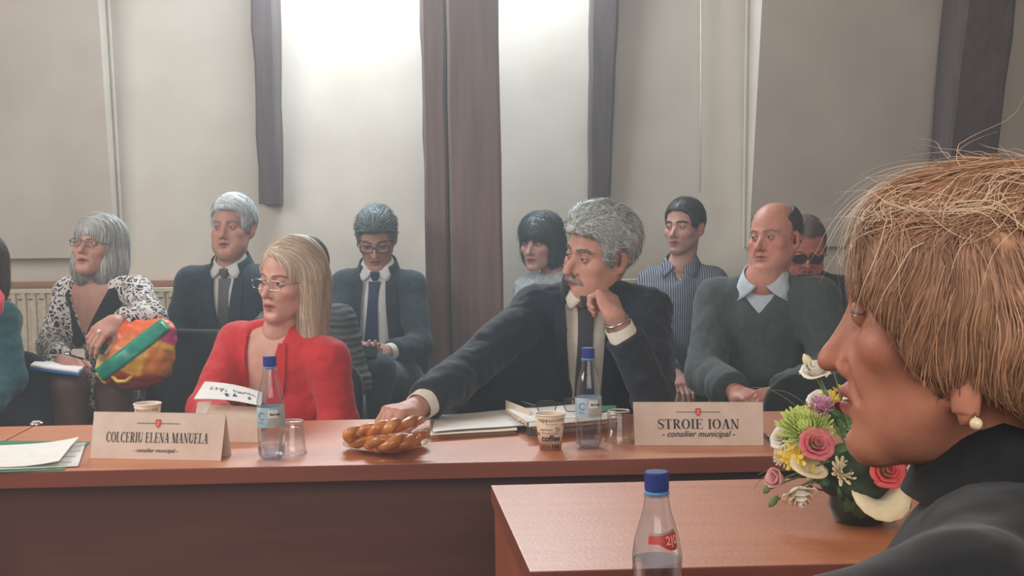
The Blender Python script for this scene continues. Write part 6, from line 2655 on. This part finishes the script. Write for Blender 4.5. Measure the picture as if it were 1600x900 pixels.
def rose(c, r, mat, ax=(0, -.8, .6), name='rose', rings=((5, .95, .55, .40), (5, .72, .72, .2), (4, .48, .85, .08), (3, .25, .92, 0)), seed=0, h=1.0):
    R = frame_of(ax)
    rng = np.random.default_rng(seed)
    mb = MB()
    for (n, rr, hh, curl) in rings:
        off = rng.uniform(0, 6)
        for i in range(n):
            a0 = off + 2 * math.pi * i / n + rng.normal(0, .1)
            half = math.pi / n * 1.35
            G = []
            for v in np.linspace(0, 1, 6):
                row = []
                for u in np.linspace(-1, 1, 7):
                    a = a0 + u * half
                    rad = r * rr * (.18 + .82 * v ** .55 + curl * max(0, v - .6) ** 1.5 * 2.2)
                    z = r * h * (hh * v * (1 - .22 * u * u * v) - curl * max(0, v - .75) * 1.2) - r * .35
                    wob = 1 + .05 * math.sin(5 * u + a0 * 3) * v
                    row.append(np.asarray(c) + R @ np.array([rad * math.cos(a) * wob, rad * math.sin(a) * wob, z]))
                G.append(row)
            mb.sheet(G, .0007)
    o = mb.obj(name, mat, FA, smooth=True, fixn=False)
    MB().lathe([(.002, -.45 * r), (.3 * r, -.36 * r), (.42 * r, -.15 * r), (.30 * r, .0)], c, 12, R=R).obj('calyx', STEM, o, smooth=True)
    return o


def spray(c, r, mat, n, ax, length=1.0, w=.10, dome=1.25, name='chrysanthemum', seed=1, layers=4, center=None):
    R = frame_of(ax)
    rng = np.random.default_rng(seed)
    mb = MB()
    for i in range(n):
        t = (i + .5) / n
        el = dome * (1 - t) ** .8
        a = i * 2.399963
        L = r * length * rng.uniform(.85, 1.1) * (1 - .35 * (1 - t))
        G = []
        side = np.array([-math.sin(a), math.cos(a), 0])
        for v in np.linspace(.12, 1, 5):
            e2 = el + .35 * (v - .4)
            p0 = np.array([math.cos(a) * math.cos(e2), math.sin(a) * math.cos(e2), math.sin(e2)]) * L * v
            ww = r * w * math.sin(min(1, v * .85 + .15) * math.pi * .82)
            G.append([np.asarray(c) + R @ (p0 + side * ww * s + np.array([0, 0, .25 * ww * abs(s)])) for s in (-1, 0, 1)])
        mb.sheet(G, .0005)
    o = mb.obj(name, mat, FA, smooth=True, fixn=False)
    if center is not None:
        MB().lathe([(.30 * r, -.02 * r), (.28 * r, .10 * r), (.16 * r, .17 * r), (.02 * r, .19 * r)], c, 16, R=R).obj('flower_centre', center, o, smooth=True)
    return o


def calla(c, r, mat, ax, tipdir, name='calla_lily', h=1.5):
    R = frame_of(ax)
    td = R.T @ nrmz(tipdir)
    ta = math.atan2(td[1], td[0])
    G = []
    for v in np.linspace(0, 1, 9):
        row = []
        for u in np.linspace(-1, 1, 21):
            a = ta + u * math.pi * 1.05
            lip = (.5 + .5 * math.cos(u * math.pi))
            rad = r * (.10 + .34 * v + .56 * v ** 3 * (.55 + .75 * lip ** 2) + (.10 * lip ** 8 * v ** 4) + .03 * u)
            z = r * h * (v - 1) * .9 + r * .22 * lip * v - r * .25 * v ** 6
            row.append(np.asarray(c) + R @ np.array([rad * math.cos(a), rad * math.sin(a), z]))
        G.append(row)
    o = MB().sheet(G, .0010).obj(name, mat, FA, smooth=True, fixn=False)
    MB().tube([np.asarray(c) + R @ np.array([0, 0, z * r]) for z in (-.9, -.4, .05)], [.06 * r, .09 * r, .05 * r], 8).obj('spadix', PYEL, o, smooth=True)
    return o


def bud(c, L, mat, ax, w=.32, name='bud'):
    R = frame_of(ax)
    o = MB().lathe([(.10 * L * w, -.5 * L), (.8 * L * w, -.25 * L), (L * w, .0), (.75 * L * w, .25 * L), (.08 * L * w, .5 * L)], c, 12, R=R).obj(name, mat, FA, smooth=True)
    MB().lathe([(.05 * L * w, -.58 * L), (.75 * L * w, -.36 * L), (.86 * L * w, -.15 * L)], c, 10, R=R).obj('calyx', STEM, o, smooth=True)


def stem(pts, r=.0016, mat=None, name='stem'):
    c = [np.asarray(q) for q in pts]
    path = []
    for t in np.linspace(0, 1, 12):
        q = c
        while len(q) > 1:
            q = [lerp(a, b, t) for a, b in zip(q[:-1], q[1:])]
        path.append(q[0])
    MB().tube(path, list(np.linspace(r, r * .75, 12)), 6).obj(name, mat or STEM, FA, smooth=True)


def leaf(a, b, w, bend=.01, nrm=(0, -1, .4), mat=None):
    a, b = np.asarray(a), np.asarray(b)
    s = nrmz(np.cross(b - a, nrm))
    n2 = nrmz(np.cross(s, b - a))
    G = []
    for v in np.linspace(0, 1, 8):
        ww = w * math.sin(math.pi * min(.985, .06 + .94 * v) ** .8)
        m0 = lerp(a, b, v) + n2 * bend * math.sin(v * math.pi)
        G.append([m0 + s * ww * u + n2 * abs(u) * ww * .25 for u in (-1, -.5, 0, .5, 1)])
    MB().sheet(G, .0006).obj('leaf', mat or LEAF, FA, smooth=True)


K = FD / F_PX   # metres per photo pixel at the flowers
vs = fl_base
VASE = plain('vase_dark', (34, 44, 36), .35)
MB().lathe([(.034, 0), (.042, .004), (.052, .03), (.050, .062), (.046, .075), (.042, .074), (.045, .06), (.03, .055)], vs, 32).obj('bowl', VASE, FA, smooth=True)
S = Sdf()
S.ell(vs + (0, 0, .085), (.075, .06, .05))
V, Q = S.mesh(cell=.008)
V = folds(V, Q, .02, 5)
put('moss', np_mesh('moss', V, Q), plain('moss_green', (44, 60, 40), .9, var=.25), FA)
ctr = vs + np.array([0, 0, .09])


def at(px, py, dd=0.0):
    return P(px, py, FD + dd)


def fl(px, py, dd=0.0):
    q = at(px, py, dd)
    stem([ctr, lerp(ctr, q, .5) + (0, .01, .02), q - nrmz(q - ctr) * .008], .0022)
    return q


rose(fl(1276, 581, .02), 23 * K, PW, (-.25, -.35, .9), 'white_lisianthus', seed=1, h=1.3)
bud(fl(1261, 563, .03), 24 * K, PCREAM, (-.5, 0, 1))
bud(fl(1294, 552, .02), 26 * K, PCREAM, (.05, 0, 1), w=.28)
rose(fl(1279, 622, .03), 17 * K, PW, (-.4, -.4, .8), 'white_rose', seed=2)
spray(fl(1297, 625, .02), 24 * K, PYEL, 16, (.1, -.35, .95), name='yellow_daisy', dome=.5, w=.16, center=PYEL, seed=2)
spray(fl(1316, 614, .04), 18 * K, PYEL, 14, (.2, -.5, .8), name='yellow_daisy', dome=.5, w=.16, center=PYEL, seed=3)
spray(fl(1284, 640, -.01), 25 * K, PLIL, 70, (-.2, -.5, .8), name='lilac_chrysanthemum', w=.13, dome=1.3, seed=4)
rose(fl(1330, 630, .05), 30 * K, PRED, (-.1, -.7, .6), 'red_rose', seed=5)
bud(at(1329, 625, -.005), 26 * K, PCREAM, (-.2, -.9, .3), w=.5)
spray(fl(1262, 677, -.01), 52 * K, PGREEN, 190, (-.35, -.55, .75), name='green_chrysanthemum', w=.060, dome=1.35, seed=6)
rose(fl(1222, 682, .02), 20 * K, PW, (-.7, -.4, .5), 'white_rose', seed=7)
spray(fl(1318, 672, .04), 40 * K, PGREEN, 40, (.1, -.5, .8), name='green_chrysanthemum', w=.14, dome=.9, seed=8)
rose(fl(1276, 694, -.06), 24 * K, PPINK, (.1, -.85, .5), 'pink_rose', seed=9)
spray(fl(1241, 716, -.035), 27 * K, PYEL, 15, (-.4, -.8, .3), name='yellow_daisy', dome=.45, w=.17, center=PYEL, seed=10)
spray(fl(1224, 714, .0), 20 * K, PCREAM, 30, (-.7, -.6, .2), name='cream_daisy', dome=.8, w=.12, seed=11)
calla(fl(1272, 727, -.05), 31 * K, PCREAM, (.15, -.45, .85), (-1, -.2, .05), h=1.1)
spray(fl(1316, 738, -.05), 27 * K, PCREAM, 34, (.1, -.85, .5), name='cream_daisy', dome=.9, w=.13, center=PCREAM, seed=12)
rose(fl(1340, 701, .0), 23 * K, PW, (-.1, -.9, .3), 'white_rose', seed=13, rings=((5, .95, .6, .3), (4, .72, .7, .1)))
calla(fl(1374, 757, -.07), 50 * K, PCREAM, (.05, -.75, .65), (.05, -.3, -1), h=1.0)
rose(fl(1387, 735, -.085), 25 * K, PCORAL, (.1, -.9, .35), 'coral_rose', seed=15)
rose(fl(1434, 752, .0), 24 * K, PW, (.5, -.7, .4), 'white_rose', seed=16)
rose(fl(1217, 749, -.02), 20 * K, PPALE, (-.7, -.5, .25), 'pale_pink_rose', seed=17, rings=((4, .8, .9, 0), (3, .5, 1.0, 0)), h=1.3)
rose(fl(1248, 769, -.06), 24 * K, PW, (.1, -.6, -.75), 'white_lisianthus', seed=18, h=1.5)
bud(fl(1198, 765, -.02), 17 * K, STEM, (-.6, 0, -.8), w=.34)
bud(fl(1208, 784, -.03), 22 * K, STEM, (-.7, 0, -.9), w=.30)
for a, b, w, dd in (((1300, 745), (1268, 752), 14, -.03), ((1330, 690), (1318, 645), 16, .03), ((1300, 700), (1335, 720), 15, -.02), ((1345, 770), (1318, 800), 15, -.05), ((1358, 745), (1330, 765), 16, -.03),
                    ((1290, 660), (1330, 650), 12, .03), ((1290, 735), (1248, 742), 14, -.01), ((1340, 810), (1352, 760), 16, -.06), ((1325, 780), (1308, 748), 16, -.045), ((1400, 800), (1420, 765), 14, -.04), ((1380, 800), (1400, 815), 12, -.05), ((1308, 640), (1300, 655), 10, .0)):
    leaf(at(*a, dd), at(*b, dd), w * K)
BLADE = plain('grass_blade', (118, 126, 104), .5)
for pts in (((1270, 660), (1215, 600), (1175, 606)), ((1280, 655), (1240, 605), (1205, 610)), ((1235, 735), (1190, 735), (1178, 765)), ((1245, 720), (1205, 730), (1185, 742))):
    stem([at(*q, .02) for q in pts], .0007, BLADE, 'grass_blade')
stem([at(1262, 758, -.04), at(1290, 772, -.05), at(1312, 764, -.04)], .0022, plain('ribbon_black', (28, 30, 32), .4), 'ribbon')
